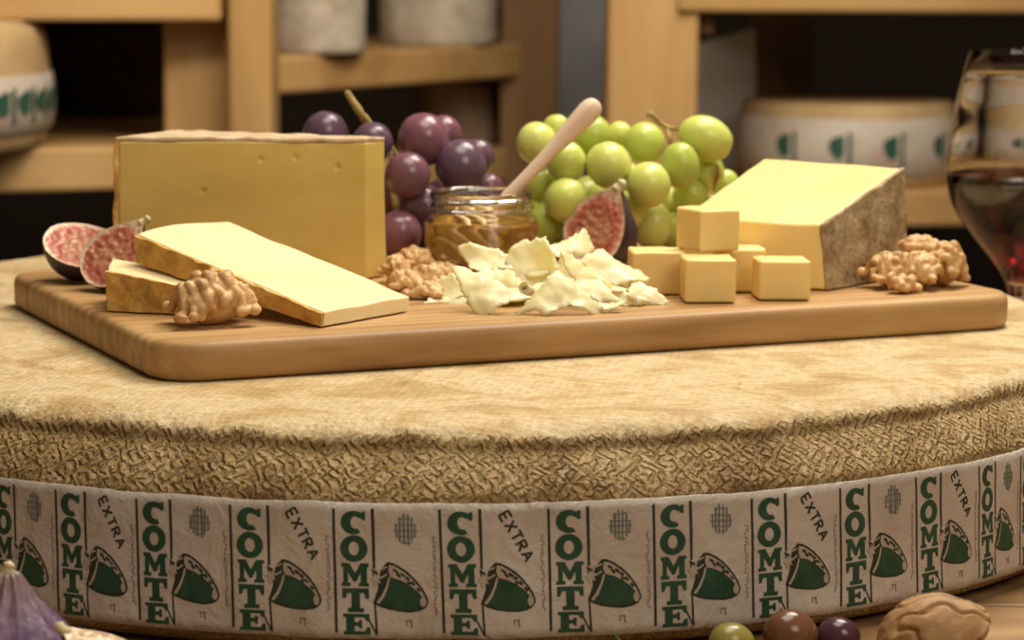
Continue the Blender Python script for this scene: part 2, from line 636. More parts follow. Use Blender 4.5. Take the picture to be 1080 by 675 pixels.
# ------------------------------------------------------------------ table under the wheel
tb = thing('wooden_table', (WX, 1.15, FLOOR), 'heavy brown wooden table carrying the big cheese wheel and the wine glass', 'table')
o0 = V((WX, 1.15, FLOOR))
for k in range(6):
    y0 = -.55 + k * .1835
    box('plank', (-.75, y0, TABLE - FLOOR - .045), (.75, y0 + .1825, TABLE - FLOOR), MT['table'], tb, .002)
for sx in (-1, 1):
    for sy in (-1, 1):
        box('leg', (sx * .66 - .04, sy * .46 - .04, 0), (sx * .66 + .04, sy * .46 + .04, TABLE - FLOOR - .045), MT['table'], tb, .004)
box('apron', (-.62, -.47, TABLE - FLOOR - .135), (.62, -.445, TABLE - FLOOR - .045), MT['table'], tb, .002)

# ------------------------------------------------------------------ the big wheel
RB = .3143
Z_TOP, Z_BOT = -.0254, -.0746        # the paper band
prof = [(0, 0), (.06, 0), (.12, 0), (.17, 0), (.20, 0), (.225, 0)]
prof += [(.225 + .06 * i / 14, 0) for i in range(1, 15)]
prof += [(.2885, -.0003), (.2918, -.0009), (.2945, -.0018), (.2972, -.0030), (.2988, -.0048), (.2996, -.0064), (.2997, -.0078), (.3000, -.0090)]
prof += [(.3000 + (RB - .3000) * (1 - (1 - i / 14) ** 1.5), -.0090 - .0164 * i / 14) for i in range(1, 15)]
prof += [(RB, -.0254 - .0492 * i / 12) for i in range(1, 13)]
prof += [(.3130, -.0765), (.3105, -.0785), (.3065, -.0805), (.300, -.0818), (.29, -.0822), (.15, -.0822), (0, -.0822)]


def wheel_disp(p, a):
    r = math.hypot(p.x, p.y)
    if r < .2 or p.z < -.0815:
        return p
    d = V((math.cos(a), math.sin(a), 0))
    edge = math.exp(-((r - .2965) / .005) ** 2)
    k = .0013 * nz(p, 22, 3) + .0008 * nz(p, 75, 8)
    inband = 1 if p.z > Z_TOP + .002 else .1
    p = p + d * k * inband * min(1, max(0, (r - .26) / .03))
    if p.z > -.024:
        p = p + V((0, 0, 1)) * (edge * (.0016 * nz(p, 40, 12) + .0014 * nz(p, 130, 2) + .0007 * nz(p, 300, 5)) + .0005 * nz(p, 25, 4) * min(1, max(0, (r - .23) / .03)))
    return p


wheel = thing('whole_cheese', (WX, WY, TABLE), 'huge ochre cheese wheel with green printed paper band lying under the board', 'cheese wheel')
NAZ = 1080
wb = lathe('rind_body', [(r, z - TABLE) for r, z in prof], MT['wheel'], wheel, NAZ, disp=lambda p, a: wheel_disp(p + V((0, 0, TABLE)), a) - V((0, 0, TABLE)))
me = wb.data
uvl = me.uv_layers.new(name='wrap')
plen = {}
acc, last = 0, prof[0]
cum = []
for r, z in prof:
    acc += math.hypot(r - last[0], z - last[1])
    cum.append(acc)
    last = (r, z)
lens = [cum[0]] + [c for c in cum[1:-1] for _ in range(NAZ)] + [cum[-1]]
for p in me.polygons:
    az = []
    for li in p.loop_indices:
        co = me.vertices[me.loops[li].vertex_index].co
        az.append(math.atan2(co.x, -co.y))
    if max(az) - min(az) > 3:
        az = [a + 2 * PI if a < 0 else a for a in az]
    for li, a in zip(p.loop_indices, az):
        uvl.data[li].uv = (a * .31, lens[me.loops[li].vertex_index])


def band_edge(a, top):
    if top:
        return .0005 * noise.noise(V((a * 14, 3, 0))) + .0003 * noise.noise(V((a * 70, 9, 0)))
    return .0005 * noise.noise(V((a * 14, 7, 2)))


def band_pt(a, v, off):
    """azimuth a (0 faces the camera, + to the right), v 0..1 from the band's top down"""
    wr = .00035 * noise.noise(V((a * 30, v * 2.5, 1))) + .0002 * noise.noise(V((a * 85, v * 6, 4)))
    r = RB + .0009 + wr + off
    zt, zb_ = Z_TOP + band_edge(a, True), Z_BOT + band_edge(a, False)
    return V((r * math.sin(a), -r * math.cos(a), zt + (zb_ - zt) * v - TABLE))


nb, nv = 1440, 14
verts, faces = [], []
for i in range(nb):
    a = -PI + 2 * PI * i / nb
    for k in range(nv + 1):
        verts.append(band_pt(a, k / nv, 0))
    for k in (nv, 0):
        verts.append(band_pt(a, k / nv, -.0016))
nr = nv + 3
for i in range(nb):
    j = (i + 1) % nb
    for k in range(nr):
        l = (k + 1) % nr
        faces.append((i * nr + k, j * nr + k, j * nr + l, i * nr + l))
band = from_data('paper_band', verts, faces, MT['paper'], wheel)


def az_of(x, y):
    """azimuth on the band's surface met by the sight line through (x, y)"""
    d = ray(x, y)
    dx, dy = d.x, d.y
    ox, oy = -WX, -WY
    A = dx * dx + dy * dy
    B = ox * dx + oy * dy
    C = ox * ox + oy * oy - (RB + .0009) ** 2
    disc = B * B - A * C
    t = (-B - math.sqrt(max(disc, 0))) / A
    return math.atan2(ox + dx * t, -(oy + dy * t))


# where the left rule of each printed unit stands (top point, bottom point)
rules = [((58.7, 518), (61.5, 634)), ((143.6, 529), (147.2, 650)), ((242.5, 537), (246, 660)), ((351.5, 542), (354.5, 668)),
         ((463.3, 542), (468, 670)), ((578.2, 540), (580.6, 667)), ((689, 534), (691, 661)), ((792.6, 524), (794.4, 650)),
         ((885.7, 514), (887, 637)), ((965.7, 501), (967.4, 621)), ((1032.5, 486), (1032.8, 604))]
seams = [(az_of(*a), az_of(*b)) for a, b in rules]
pitch = (seams[-1][0] - seams[0][0]) / (len(seams) - 1)
kinds = ['extra', 'crest', 'extra', 'crest', 'extra', 'crest', 'crest', 'extra', 'crest', 'extra', 'crest']
pl = .0925
while seams[0][0] > -PI + pitch * 1.2:
    s = seams[0]
    seams.insert(0, (s[0] - pl, s[1] - pl))
    kinds.insert(0, 'crest' if kinds[0] == 'extra' else 'extra')
while seams[-1][0] < PI - pitch * 1.2:
    s = seams[-1]
    seams.append((s[0] + pl, s[1] + pl))
    kinds.append('crest' if kinds[-1] == 'extra' else 'extra')
seams.append((seams[-1][0] + pl, seams[-1][1] + pl))

UW, UH = 112.0, 138.0                # one unit in photo-like units: width x band height


def ell(cx, cy, rx, ry, a0=0, a1=360, n=28):
    return [(cx + rx * math.cos(math.radians(a0 + (a1 - a0) * i / n)), cy + ry * math.sin(math.radians(a0 + (a1 - a0) * i / n))) for i in range(n + (0 if a1 - a0 == 360 else 1))]


def sc(poly, x0, y0, w, h):
    return [(x0 + p[0] * w, y0 + p[1] * h) for p in poly]


def ring_poly(cx, cy, rx, ry, ix, iy):
    # an O as two halves
    o1 = ell(cx, cy, rx, ry, -90, 90, 16) + ell(cx, cy, ix, iy, 90, -90, 16)
    o2 = ell(cx, cy, rx, ry, 90, 270, 16) + ell(cx, cy, ix, iy, 270, 90, 16)
    return [o1, o2]


L_M = [(0, 0), (.30, 0), (.5, .42), (.70, 0), (1, 0), (1, .16), (.93, .16), (.93, .84), (1, .84), (1, 1), (.62, 1), (.62, .84), (.70, .84), (.70, .42), (.54, .80), (.44, .80), (.24, .38), (.24, .84), (.33, .84), (.33, 1), (0, 1), (0, .84), (.07, .84), (.07, .16), (0, .16)]
L_T = [(0, 0), (1, 0), (1, .42), (.88, .42), (.81, .2), (.66, .2), (.66, .82), (.8, .82), (.8, 1), (.2, 1), (.2, .82), (.34, .82), (.34, .2), (.19, .2), (.12, .42), (0, .42)]
L_E = [(0, 0), (.98, 0), (.98, .34), (.86, .34), (.78, .17), (.42, .17), (.42, .40), (.56, .40), (.60, .30), (.70, .30), (.70, .68), (.60, .68), (.56, .58), (.42, .58), (.42, .83), (.80, .83), (.88, .64), (1, .64), (1, 1), (0, 1), (0, .83), (.1, .83), (.1, .17), (0, .17)]
L_C = ell(.5, .5, .5, .5, -52, -300, 26) + [(.72, .86)] + ell(.55, .5, .17, .26, -292, -62, 20) + [(.80, .34), (.80, .40), (.95, .40), (.95, 0.04), (.84, .04)]


def stroke(a, b, w):
    dx, dy = b[0] - a[0], b[1] - a[1]
    L = math.hypot(dx, dy)
    px, py = -dy / L * w / 2, dx / L * w / 2
    return [(a[0] + px, a[1] + py), (b[0] + px, b[1] + py), (b[0] - px, b[1] - py), (a[0] - px, a[1] - py)]


ST = {'E': [((0, 0), (0, 1)), ((0, 0), (.7, 0)), ((0, .5), (.6, .5)), ((0, 1), (.7, 1))], 'X': [((0, 0), (.75, 1)), ((.75, 0), (0, 1))],
      'T': [((.4, 0), (.4, 1)), ((0, 0), (.8, 0))], 'R': [((0, 0), (0, 1)), ((0, 0), (.65, .1)), ((.65, .1), (.6, .45)), ((.6, .45), (0, .5)), ((.2, .5), (.75, 1))],
      'A': [((.4, 0), (0, 1)), ((.4, 0), (.8, 1)), ((.15, .65), (.65, .65))]}


def unit_art(kind, seed):
    rr = random.Random(seed)
    A = []                            # (polygon, material, layer)
    G, D, C, PP, B = 0, 1, 2, 3, 4
    A.append(([(-1.3, 6), (1.6, 6), (2.0, 132), (-.9, 132)], D, 1))
    A.append(([(39.6, 5), (43, 5), (43.2, 40), (42.8, 66), (40.2, 66)], D, 1))
    A.append(([(40.4, 100), (42.4, 100), (44, 134), (41.5, 134)], D, 1))
    A.append((stroke((34.5, 118), (42.5, 134), 1.8), D, 1))
    A.append(([(39, 66), (46, 70), (43, 75), (40.5, 75)], D, 1))
    for pol in [sc(L_C, 7.5, 7.5, 27.5, 24)] + ring_poly(20.8, 46, 14.4, 13.6, 5.4, 7.0) + [sc(L_M, 7, 61, 29, 23.5), sc(L_T, 7.5, 86.5, 28, 24.5), sc(L_E, 8, 112.5, 28, 21.5)]:
        A.append((pol, G, 1))

    def q(x, y):
        return ((x - 50) / 4.357, (520 + y / 4.357) - 534)
    outer = [q(*p) for p in [(292, 318), (318, 322), (350, 338), (385, 362), (418, 394), (446, 430), (464, 462), (474, 490), (471, 508), (458, 524), (432, 536), (390, 542), (340, 538), (290, 530), (252, 518), (222, 502), (232, 478), (246, 440), (248, 400), (262, 350)]]
    A.append((outer, D, 1))
    A.append(([q(*p) for p in [(300, 330), (325, 336), (362, 358), (400, 390), (432, 426), (454, 464), (462, 490), (452, 478), (424, 446), (384, 416), (345, 396), (306, 386), (296, 360)]], PP, 2))
    A.append(([q(*p) for p in [(305, 392), (345, 402), (384, 424), (420, 450), (444, 478), (440, 505), (428, 526), (388, 532), (340, 528), (292, 520), (256, 506), (276, 470), (292, 430)]], G, 2))
    A.append(([q(*p) for p in [(296, 385), (304, 388), (292, 432), (274, 474), (250, 505), (238, 498), (262, 468), (284, 425)]], PP, 2))
    A.append((ell(*q(450, 494), 3.2, 5.2, n=16), PP, 3))
    for (x0, y0, x1, y1) in ((318, 350, 338, 362), (334, 366, 350, 384), (352, 366, 372, 382), (374, 384, 392, 396), (380, 404, 396, 416), (398, 404, 414, 420), (424, 432, 438, 448)):
        A.append((stroke(q(x0, y0), q(x1, y1), 2.0 + rr.random() * 1.2), D, 3))
    for (x0, y0, x1, y1) in ((262, 352, 290, 340), (258, 392, 290, 372), (232, 430, 246, 418)):
        A.append((stroke(q(x0, y0), q(x1, y1), 1.6), PP, 2))
    # star-shaped burst where the bell meets the letters
    A.append(([(36.5, 77), (40.5, 74.5), (42, 70), (44.5, 74), (49, 73), (46.5, 77), (48.5, 81), (44, 80), (41, 84), (40.5, 79.5)], PP, 3))
    if kind == 'extra':
        ang = math.radians(61)
        ca, sa = math.cos(ang), math.sin(ang)
        for i, ch in enumerate('EXTRA'):
            for (a, b) in ST[ch]:
                def tr(p):
                    x, y = i * 11.4 + p[0] * 10.5, -5 + p[1] * 11
                    return (66 + x * ca - y * sa, 9 + x * sa + y * ca)
                A.append((stroke(tr(a), tr(b), 2.5), D, 1))
    else:
        cx, cy = 76, 26
        for dx, h0, h1 in ((-10, -6, 8), (-6, -13, 12), (-2, -16, 15), (2.5, -15, 16), (6.5, -11, 12), (10, -5, 7)):
            A.append((stroke((cx + dx, cy + h0), (cx + dx + rr.uniform(-1, 1), cy + h1), 1.9 + rr.random() * .9), C, 1))
        for dy, w in ((-11, 8), (-5, 12), (1, 13), (7, 11), (13, 6)):
            A.append((stroke((cx - w, cy + dy), (cx + w, cy + dy + rr.uniform(-1.5, 1.5)), 1.3), C, 1))
    y = 34.0
    while y < 112:
        h = rr.uniform(1.6, 4.2)
        x = 103.5 + rr.uniform(-.3, .3)
        A.append((stroke((x, y), (x + rr.uniform(2.2, 3.6), y + rr.uniform(-.6, .6)), .8), B, 1))
        A.append((stroke((x + rr.choice((0, 3)), y), (x + rr.choice((0, 3)) + .3, y + h), .9), B, 1))
        y += h + 1.1
    A.append((stroke((73, 119), (80, 118.5), 1.4), B, 1))
    A.append((stroke((78.5, 119), (79.5, 126), 1.7), B, 1))
    A.append((stroke((74, 119), (74.4, 124), 1.2), B, 1))
    return A


pv, pf, pm = [], [], []
for i in range(len(seams) - 1):
    s0, s1 = seams[i], seams[i + 1]
    if s0[0] < -PI * .62 or s1[0] > PI * .62:
        continue
    for poly, mi, layer in unit_art(kinds[i], 100 + i):
        try:
            pts, tris = fill(poly, 4.5)
        except Exception:
            continue
        b = len(pv)
        for p in pts:
            u, v = p.x / UW, p.y / UH
            t = (p.y - 6) / 126
            a = (s0[0] * (1 - t) + s0[1] * t) * (1 - u) + (s1[0] * (1 - t) + s1[1] * t) * u
            pv.append(band_pt(a, v, .00012 * layer))
        for t in tris:
            pf.append([b + k for k in t][::-1])
            pm.append(mi)
prt = from_data('printed_lettering', pv, pf, [MT['green'], MT['dark'], MT['crest'], MT['pale_print'], MT['brown_print']], band, False, pm)
tag(prt, 'dark green lettering and cowbell print')

# ------------------------------------------------------------------ cutting board
BA = math.atan2(.170, .365)
bo = V((-.1358, .9735, 0))
board = None
BL_, BW_, BR_ = .4065, .247, .021


def round_rect(l, w, r, n=10, inset=0.0):
    out = []
    for cx, cy, a0 in ((l - r, r, -90), (l - r, w - r, 0), (r, w - r, 90), (r, r, 180)):
        for k in range(n + 1):
            a = math.radians(a0 + 90 * k / n)
            out.append((cx + (r - inset) * math.cos(a), cy + (r - inset) * math.sin(a)))
    return out


bm = bmesh.new()
layers = []
TH = ZB
for z, ins in ((0.0007, .0040), (.0011, .0022), (.0021, .0008), (.0040, .0001), (.0115, .0000), (.0140, .0004), (.0155, .0013), (.0162, .0026), (.0165, .0045)):
    layers.append([bm.verts.new((x, y, z)) for x, y in round_rect(BL_, BW_, BR_, 10, ins)])
for A, B in zip(layers, layers[1:]):
    for i in range(len(A)):
        j = (i + 1) % len(A)
        bm.faces.new((A[i], A[j], B[j], B[i]))
bm.faces.new(layers[0][::-1])
bm.faces.new(layers[-1])
board = from_bm('cutting_board', bm, MT['board'])
board.location = bo + V((0, 0, -.0006))
board.rotation_euler = (0, 0, BA)
tag(board, 'long oiled wooden board with rounded corners lying on the big wheel', 'cutting board')
try:
    board.data.set_sharp_from_angle(angle=math.radians(50))
except Exception:
    pass


# ------------------------------------------------------------------ cheese pieces
def world_block(name_, label, corners, base, group='cheese pieces on the board'):
    org = V((base.x, base.y, base.z))
    return thing(name_, org, label, 'cheese', group), org


# big wedge at the back left
FR = on_z(386, 294, ZB)
h_r = on_y(386, 148, FR.y).z
FLp = on_y(117, 200, 1.166)
FL = V((FLp.x, 1.166, ZB))
h_l = on_y(119, 147, 1.166).z
BL = V((FL.x + .024, 1.216, ZB))
BRp = on_y(407.5, 280, FR.y + .013)
BR = V((BRp.x, FR.y + .013, ZB))
top_l, top_r = h_l + .0012, h_r + .0008
cw = [FL, FR, BR, BL, V((FL.x + .0015, FL.y, top_l)), V((FR.x - .0004, FR.y, top_r)), V((BR.x - .001, BR.y, top_r)), V((BL.x + .001, BL.y, top_l))]
big, org = world_block('cheese_wedge', 'tall yellow cheese wedge with crusty top standing behind the cut figs', cw, (FL + FR) / 2)
holes = [on_plane(x, y, FL, V((0, -1, 0)) if False else (FR - FL).cross(V((0, 0, 1))).normalized()) for x, y in ((275, 168), (312, 165.5), (356, 176), (214, 201))]
fn = (FR - FL).cross(V((0, 0, 1))).normalized()


def dents(p):
    for i, h in enumerate(holes):
        d = (p - h).length
        rr = .0009
        if d < rr * 1.8:
            p = p - fn * (.0016 * max(0, 1 - d / (rr * 1.8)))
    return p


hexa('paste', cw, (150, 16, 70), MT['paste_deep'], big, u=(.022, 1), w=(0, .966), amp=.0006, freq=35, bev=.0012, origin=org, warp=dents)
hexa('top_rind', cw, (90, 16, 3), MT['rind_top'], big, u=(0, 1), w=(.966, 1), amp=.0006, freq=120, bev=.0008, origin=org)
hexa('side_rind', cw, (3, 16, 40), MT['rind_gold'], big, u=(0, .022), w=(0, .962), amp=.0008, freq=120, bev=.0006, origin=org)

# lower slice
l0 = on_z(113, 328, ZB)
l1 = on_z(243, 334, ZB)
dl = (l1 - l0).normalized()
pl_ = V((-dl.y, dl.x, 0))
hA = on_y(113, 286, l0.y).z
hB = on_y(205, 303, on_z(205, 331, ZB).y).z
t_end = (l1 - l0).length
hC = hA + (hB - hA) * t_end / (on_z(205, 331, ZB) - l0).length
q0 = l0 + V((-.004, .040, 0))
q1 = l1 + V((-.004, .040, 0))
cl = [l0, l1, q1, q0, V((l0.x, l0.y, hA)), V((l1.x, l1.y, max(hC, ZB + .006))), V((q1.x, q1.y, max(hC, ZB + .006))), V((q0.x, q0.y, hA + .001))]
low, org = world_block('cheese_slice', 'short cheese slice with golden rind lying under the longer slice', cl, (l0 + l1) / 2)
hexa('paste', cl, (40, 20, 8), MT['paste_pale'], low, v=(.055, 1), amp=.0005, bev=.0007, origin=org)
hexa('rind', cl, (60, 3, 12), MT['rind_gold'], low, v=(0, .055), amp=.0009, freq=140, bev=.0008, origin=org)

# long slice lying over it
P0 = on_z(338, 345, ZB)
P1 = on_z(432, 328, ZB)
t0 = on_y(338, 330, P0.y).z - ZB
t1 = on_y(432, 312, P1.y).z - ZB
zf = hA + .0006
far0 = on_z(143, 277, zf)
thick = on_y(142, 248, far0.y).z - zf
far1 = on_z(241, 235, zf + thick)
far1 = V((far1.x, far1.y, zf + .0005))
cs = [P0, P1, far1, far0, P0 + V((0, 0, t0)), P1 + V((0, 0, t1)), far1 + V((0, 0, thick)), far0 + V((0, 0, thick))]
# re-order: u runs along the long side, v away from the rind
cs = [far0, P0, P1, far1, cs[7], cs[4], cs[5], cs[6]]
upp, org = world_block('cheese_slice', 'long pale cheese slice propped on the shorter slice beside the tall wedge', cs, (P0 + far0) / 2)


def bow_end(a, b, d):
    # the thick end is slightly rounded in plan
    k = math.sin(b * PI) * max(0, 1 - a * 6)
    return (far0 - P0).normalized() * (.006 * k)


hexa('paste', cs, (70, 36, 8), MT['paste_pale'], upp, v=(.035, 1), amp=.0006, freq=50, bev=.0008, origin=org, bow=bow_end)
hexa('rind', cs, (110, 3, 12), MT['rind_gold'], upp, v=(0, .035), amp=.0009, freq=140, bev=.0008, origin=org, bow=bow_end)

# right-hand wedge with the grey rind
C0 = on_z(874, 306, ZB)
B0 = on_z(960, 290.5, ZB)
hc = on_y(868, 237.5, C0.y).z
hb = on_y(955, 177, B0.y).z
Dp = on_z(719, 231, hc)
D0 = V((Dp.x, Dp.y + .003, ZB))
Ap = on_z(806, 167, hb)
A0 = V((Ap.x, Ap.y, ZB))
cxr = on_y(868, 237.5, C0.y)
bxr = on_y(954, 177, B0.y)
cr = [D0, C0, B0, A0, V((D0.x, D0.y, hc)), V((cxr.x, C0.y + .0006, hc)), V((bxr.x, B0.y, hb)), V((A0.x, A0.y, hb))]
rw, org = world_block('cheese_wedge', 'pale cheese wedge with grey-brown rind standing behind the cheese cubes', cr, (C0 + D0) / 2)


def bow_r(a, b, d):
    # the top dips a little toward its far edge, the rind bulges
    return V((.627, .779, 0)).cross(V((0, 0, 1))) * (.0028 * math.sin(b * PI) * (1 if a > .9 else 0) * math.sin(d * PI * .9 + .1)) * (1 if a > .9 else 0)


hexa('paste', cr, (60, 50, 24), MT['paste'], rw, u=(0, .976), amp=.0006, freq=45, bev=.0012, origin=org)
hexa('rind', cr, (3, 60, 36), MT['rind_grey'], rw, u=(.976, 1), amp=.0009, freq=110, bev=.0008, origin=org)

# cubes
cube_specs = [
    # px left, px right (front bottom edge), py bottom, depth, height, yaw, z, label
    ((666.5, 721.5, 310.5), .021, .0190, 0, ZB, 'yellow cheese cube touching the shavings, leftmost of the bottom cubes'),
    ((722.5, 776, 319.3), .021, .0188, 0, ZB, 'front yellow cheese cube standing directly below the raised cube'),
    ((758, 807.5, 308.0), .021, .0193, 0, ZB, 'cheese cube half hidden behind the two front cubes'),
    ((800.5, 854.8, 316.5), .021, .0172, 0, ZB, 'yellow cheese cube standing free in front of the grey rind wedge'),
]
for (x0, x1, yb), dep, h, yaw, z, lab in cube_specs:
    a, b = on_z(x0, yb, z), on_z(x1, yb, z)
    e = (b - a)
    pr = V((-e.y, e.x, 0)).normalized() * dep
    c = [a, b, b + pr, a + pr]
    c = c + [p + V((0, 0, h)) for p in c]
    o = thing('cheese_cube', (a + b) / 2, lab, 'cheese cube', 'cheese cubes on the board')
    hexa('paste', c, (10, 10, 10), MT['paste'], o, amp=.0004, freq=90, bev=.0009, origin=(a + b) / 2)
zt = ZB + .0194
e0 = on_z(738.5, 266.5, zt)
yaw = math.radians(27)
da, db = V((math.cos(yaw), math.sin(yaw), 0)), V((-math.sin(yaw), math.cos(yaw), 0))
c = [e0, e0 + da * .0205, e0 + da * .0205 + db * .0215, e0 + db * .0215]
c = c + [p + V((0, 0, .0185)) for p in c]
o = thing('cheese_cube', e0, 'turned cheese cube raised on top of the other cubes', 'cheese cube', 'cheese cubes on the board')
hexa('paste', c, (10, 10, 10), MT['paste'], o, amp=.0004, freq=90, bev=.0009, origin=e0)


# ------------------------------------------------------------------ figs
FIGP = [(0, 0), (.012, .2), (.035, .38), (.08, .58), (.15, .77), (.24, .93), (.34, 1), (.45, .99), (.56, .93), (.66, .82), (.75, .68), (.83, .52), (.9, .37), (.96, .24), (1, .17)]


def figr(t):
    for (a, ra), (b, rb) in zip(FIGP, FIGP[1:]):
        if a <= t <= b:
            return ra + (rb - ra) * (t - a) / (b - a)
    return .17


def fig_half(base, axis, nrm, L, rad, label, flesh='fig_flesh', skin='fig_skin', depth=1.0, group=None, name='fig_half'):
    axis = axis.normalized()
    nrm = (nrm - axis * nrm.dot(axis)).normalized()
    side = axis.cross(nrm).normalized()
    M = Matrix((side, -nrm, axis)).transposed().to_4x4()      # local x side, y into the fig, z axis
    M.translation = base
    root = thing(name, base, label, 'fig', group)
    root.matrix_world = M
    nt, na = 40, 28
    verts, faces = [], []
    ts = [i / nt for i in range(nt + 1)]
    for t in ts:
        r = rad * figr(t) + 1e-5
        for k in range(na + 1):
            a = PI * k / na
            w = 1 + .018 * math.sin(a * 9 + 1) + .01 * nz((t, a, 0), 6)
            verts.append((r * math.cos(a) * (w if 0 < k < na else 1), r * math.sin(a) * w * depth, L * t))
    for i in range(nt):
        for k in range(na):
            faces.append((i * (na + 1) + k, i * (na + 1) + k + 1, (i + 1) * (na + 1) + k + 1, (i + 1) * (na + 1) + k))
    from_data('skin', verts, faces, MT[skin], root)
    # cut face
    ms = 30
    fv, ff, rim = [], [], []
    for i, t in enumerate(ts):
        r = rad * figr(t) + 1e-5
        for k in range(ms + 1):
            s = -1 + 2 * k / ms
            dd = min((1 - abs(s)) * r / rad, t * L / rad * .9, max(0, (.93 - t)) * L / rad * .8)
            inn = min(1, max(0, dd / .62))
            x, z = r * s, L * t
            lump = (.0012 * nz((x, 0, z), 420, 3) + .0008 * nz((x, 0, z), 800, 6)) * min(1, inn * 3)
            dome = -.0008 * math.sin(min(1, inn * 2) * PI / 2) if inn > .12 else 0
            fv.append((x, lump - dome * .0 + (.0004 if inn < .1 else 0) * -1, z))
            rim.append(inn)
    for i in range(nt):
        for k in range(ms):
            ff.append((i * (ms + 1) + k, (i + 1) * (ms + 1) + k, (i + 1) * (ms + 1) + k + 1, i * (ms + 1) + k + 1))
    fo = from_data('flesh', fv, ff, MT[flesh], root)
    at = fo.data.attributes.new('rim', 'FLOAT', 'POINT')
    at.data.foreach_set('value', rim)
    st = tube('stem', [V((0, .0006, L * .985)), V((.0004, .001, L * 1.05)), V((.001, .001, L * 1.10))], [rad * .15, rad * .11, rad * .13], MT['stem_pale'], root, 10)
    return root


MT['stem_pale'] = mat_mottled('fig_stem', (.50, .40, .20), (.72, .62, .40), 200, .6, .2)


def seat(obj, z):
    """lower or raise a thing so that its lowest point rests at z"""
    bpy.context.view_layer.update()
    lo = 1e9
    for ch in [obj] + list(obj.children_recursive):
        if ch.type == 'MESH':
            mw = ch.matrix_world
            for v in ch.data.vertices:
                lo = min(lo, (mw @ v.co).z)
    obj.location.z += z - lo
    bpy.context.view_layer.update()


YF = 1.150
pA0 = on_y(48, 272, YF)
fa = fig_half(pA0, V((.82, .50, .12)), V((-.22, -.66, .72)), .037, .0168, 'cut fig half lying at the far left corner of the board', depth=.95, group='cut figs')
seat(fa, ZB)
pB0 = on_y(92, 288, 1.122)
fb = fig_half(pB0, V((.63, .20, .72)), V((-.44, -.78, .46)), .0355, .0152, 'cut fig half with pale stem leaning against the golden slices', depth=.95, group='cut figs')
seat(fb, ZB)
pC0 = on_y(610, 272, 1.222)
fc = fig_half(pC0, V((.44, .06, .86)), V((-.74, -.64, .20)), .0395, .0205, 'cut fig half standing tip up in front of the green grapes', depth=1.15, group='cut figs')
seat(fc, ZB)

# whole fig in front, cut fig beside it
wf = thing('whole_fig', (-.1690, .838, TABLE), 'whole violet fig standing on the table at the left corner in front', 'fig')


def fig_disp(p, a):
    return V((p.x, p.y, p.z)) * 1.0 + V((math.cos(a), math.sin(a), 0)) * (.0007 * math.sin(a * 11 + 2 * math.sin(p.z * 90)) + .0006 * nz(p, 90))


FIGW = [(0, 0), (.03, .45), (.08, .72), (.16, .9), (.28, 1), (.4, .97), (.5, .87), (.6, .71), (.7, .53), (.78, .40), (.86, .30), (.93, .22), (.97, .17), (1.0, .0)]
pr_ = []
for (a, ra), (b, rb) in zip(FIGW, FIGW[1:]):
    for k in range(4):
        pr_.append(((ra + (rb - ra) * k / 4) * .0235, (a + (b - a) * k / 4) * .0425))
pr_.append((0, .0425))
lathe('skin', pr_, MT['fig_violet'], wf, 72, disp=fig_disp)
tube('stem', [V((0, 0, .0410)), V((.0004, 0, .0432)), V((.0008, 0, .0446))], [.0026, .0019, .0020], MT['stem_pale'], wf, 12)

cf = fig_half(on_y(66, 664, .822), V((-.80, .10, .58)), V((.50, -.30, .80)), .036, .0165, 'cut fig with cream flesh lying beside the whole violet fig', flesh='fig_cream', depth=.9)
cf.location = on_y(68, 664, .818) - V((-.80, .10, .58)).normalized() * .037
bpy.context.view_layer.update()


# ------------------------------------------------------------------ grapes
def grape_mesh(name, seed, sq=(1, 1, 1.06)):
    bm = bmesh.new()
    bmesh.ops.create_uvsphere(bm, u_segments=40, v_segments=26, radius=1.0)
    for v in bm.verts:
        k = 1 + .018 * nz(v.co, 1.3, seed) - .05 * math.exp(-((v.co - V((0, 0, 1))).length / .16) ** 2)
        v.co = V((v.co.x * sq[0] * k, v.co.y * sq[1] * k, v.co.z * sq[2] * k))
    me = bpy.data.meshes.new(name)
    bm.to_mesh(me)
    bm.free()
    for p in me.polygons:
        p.use_smooth = True
    return me


def bunch(name, label, mat_, grapes, base, stems, group=None):
    root = thing(name, base, label, 'grapes')
    meshes = {}
    for i, g in enumerate(grapes):
        x, y, Y, rx = g[:4]
        asp = g[4] if len(g) > 4 else 1.05
        tilt = g[5] if len(g) > 5 else R.uniform(-25, 25)
        key = (i % 3)
        if key not in meshes:
            meshes[key] = grape_mesh('grape', key * 3 + 1)
            meshes[key].materials.append(MT[mat_])
        p = on_y(x, y, Y)
        r = rx / (F_PX / Y)
        p.z = max(p.z, ZB + r * max(1.0, asp / 1.06) * 1.03)
        o = bpy.data.objects.new('grape', meshes[key])
        COL.objects.link(o)
        o.parent = root
        o.location = p - root.location
        o.scale = (r, r, r * asp / 1.06)
        o.rotation_euler = (math.radians(R.uniform(-18, 18)), math.radians(tilt), R.uniform(0, 6))
        if len(g) > 5:
            o.rotation_euler = (0, math.radians(tilt), 0)
    for pts, rad in stems:
        tube('stem', [V(p) - root.location for p in pts], rad, MT['stem'], root, 10, .25)
    return root


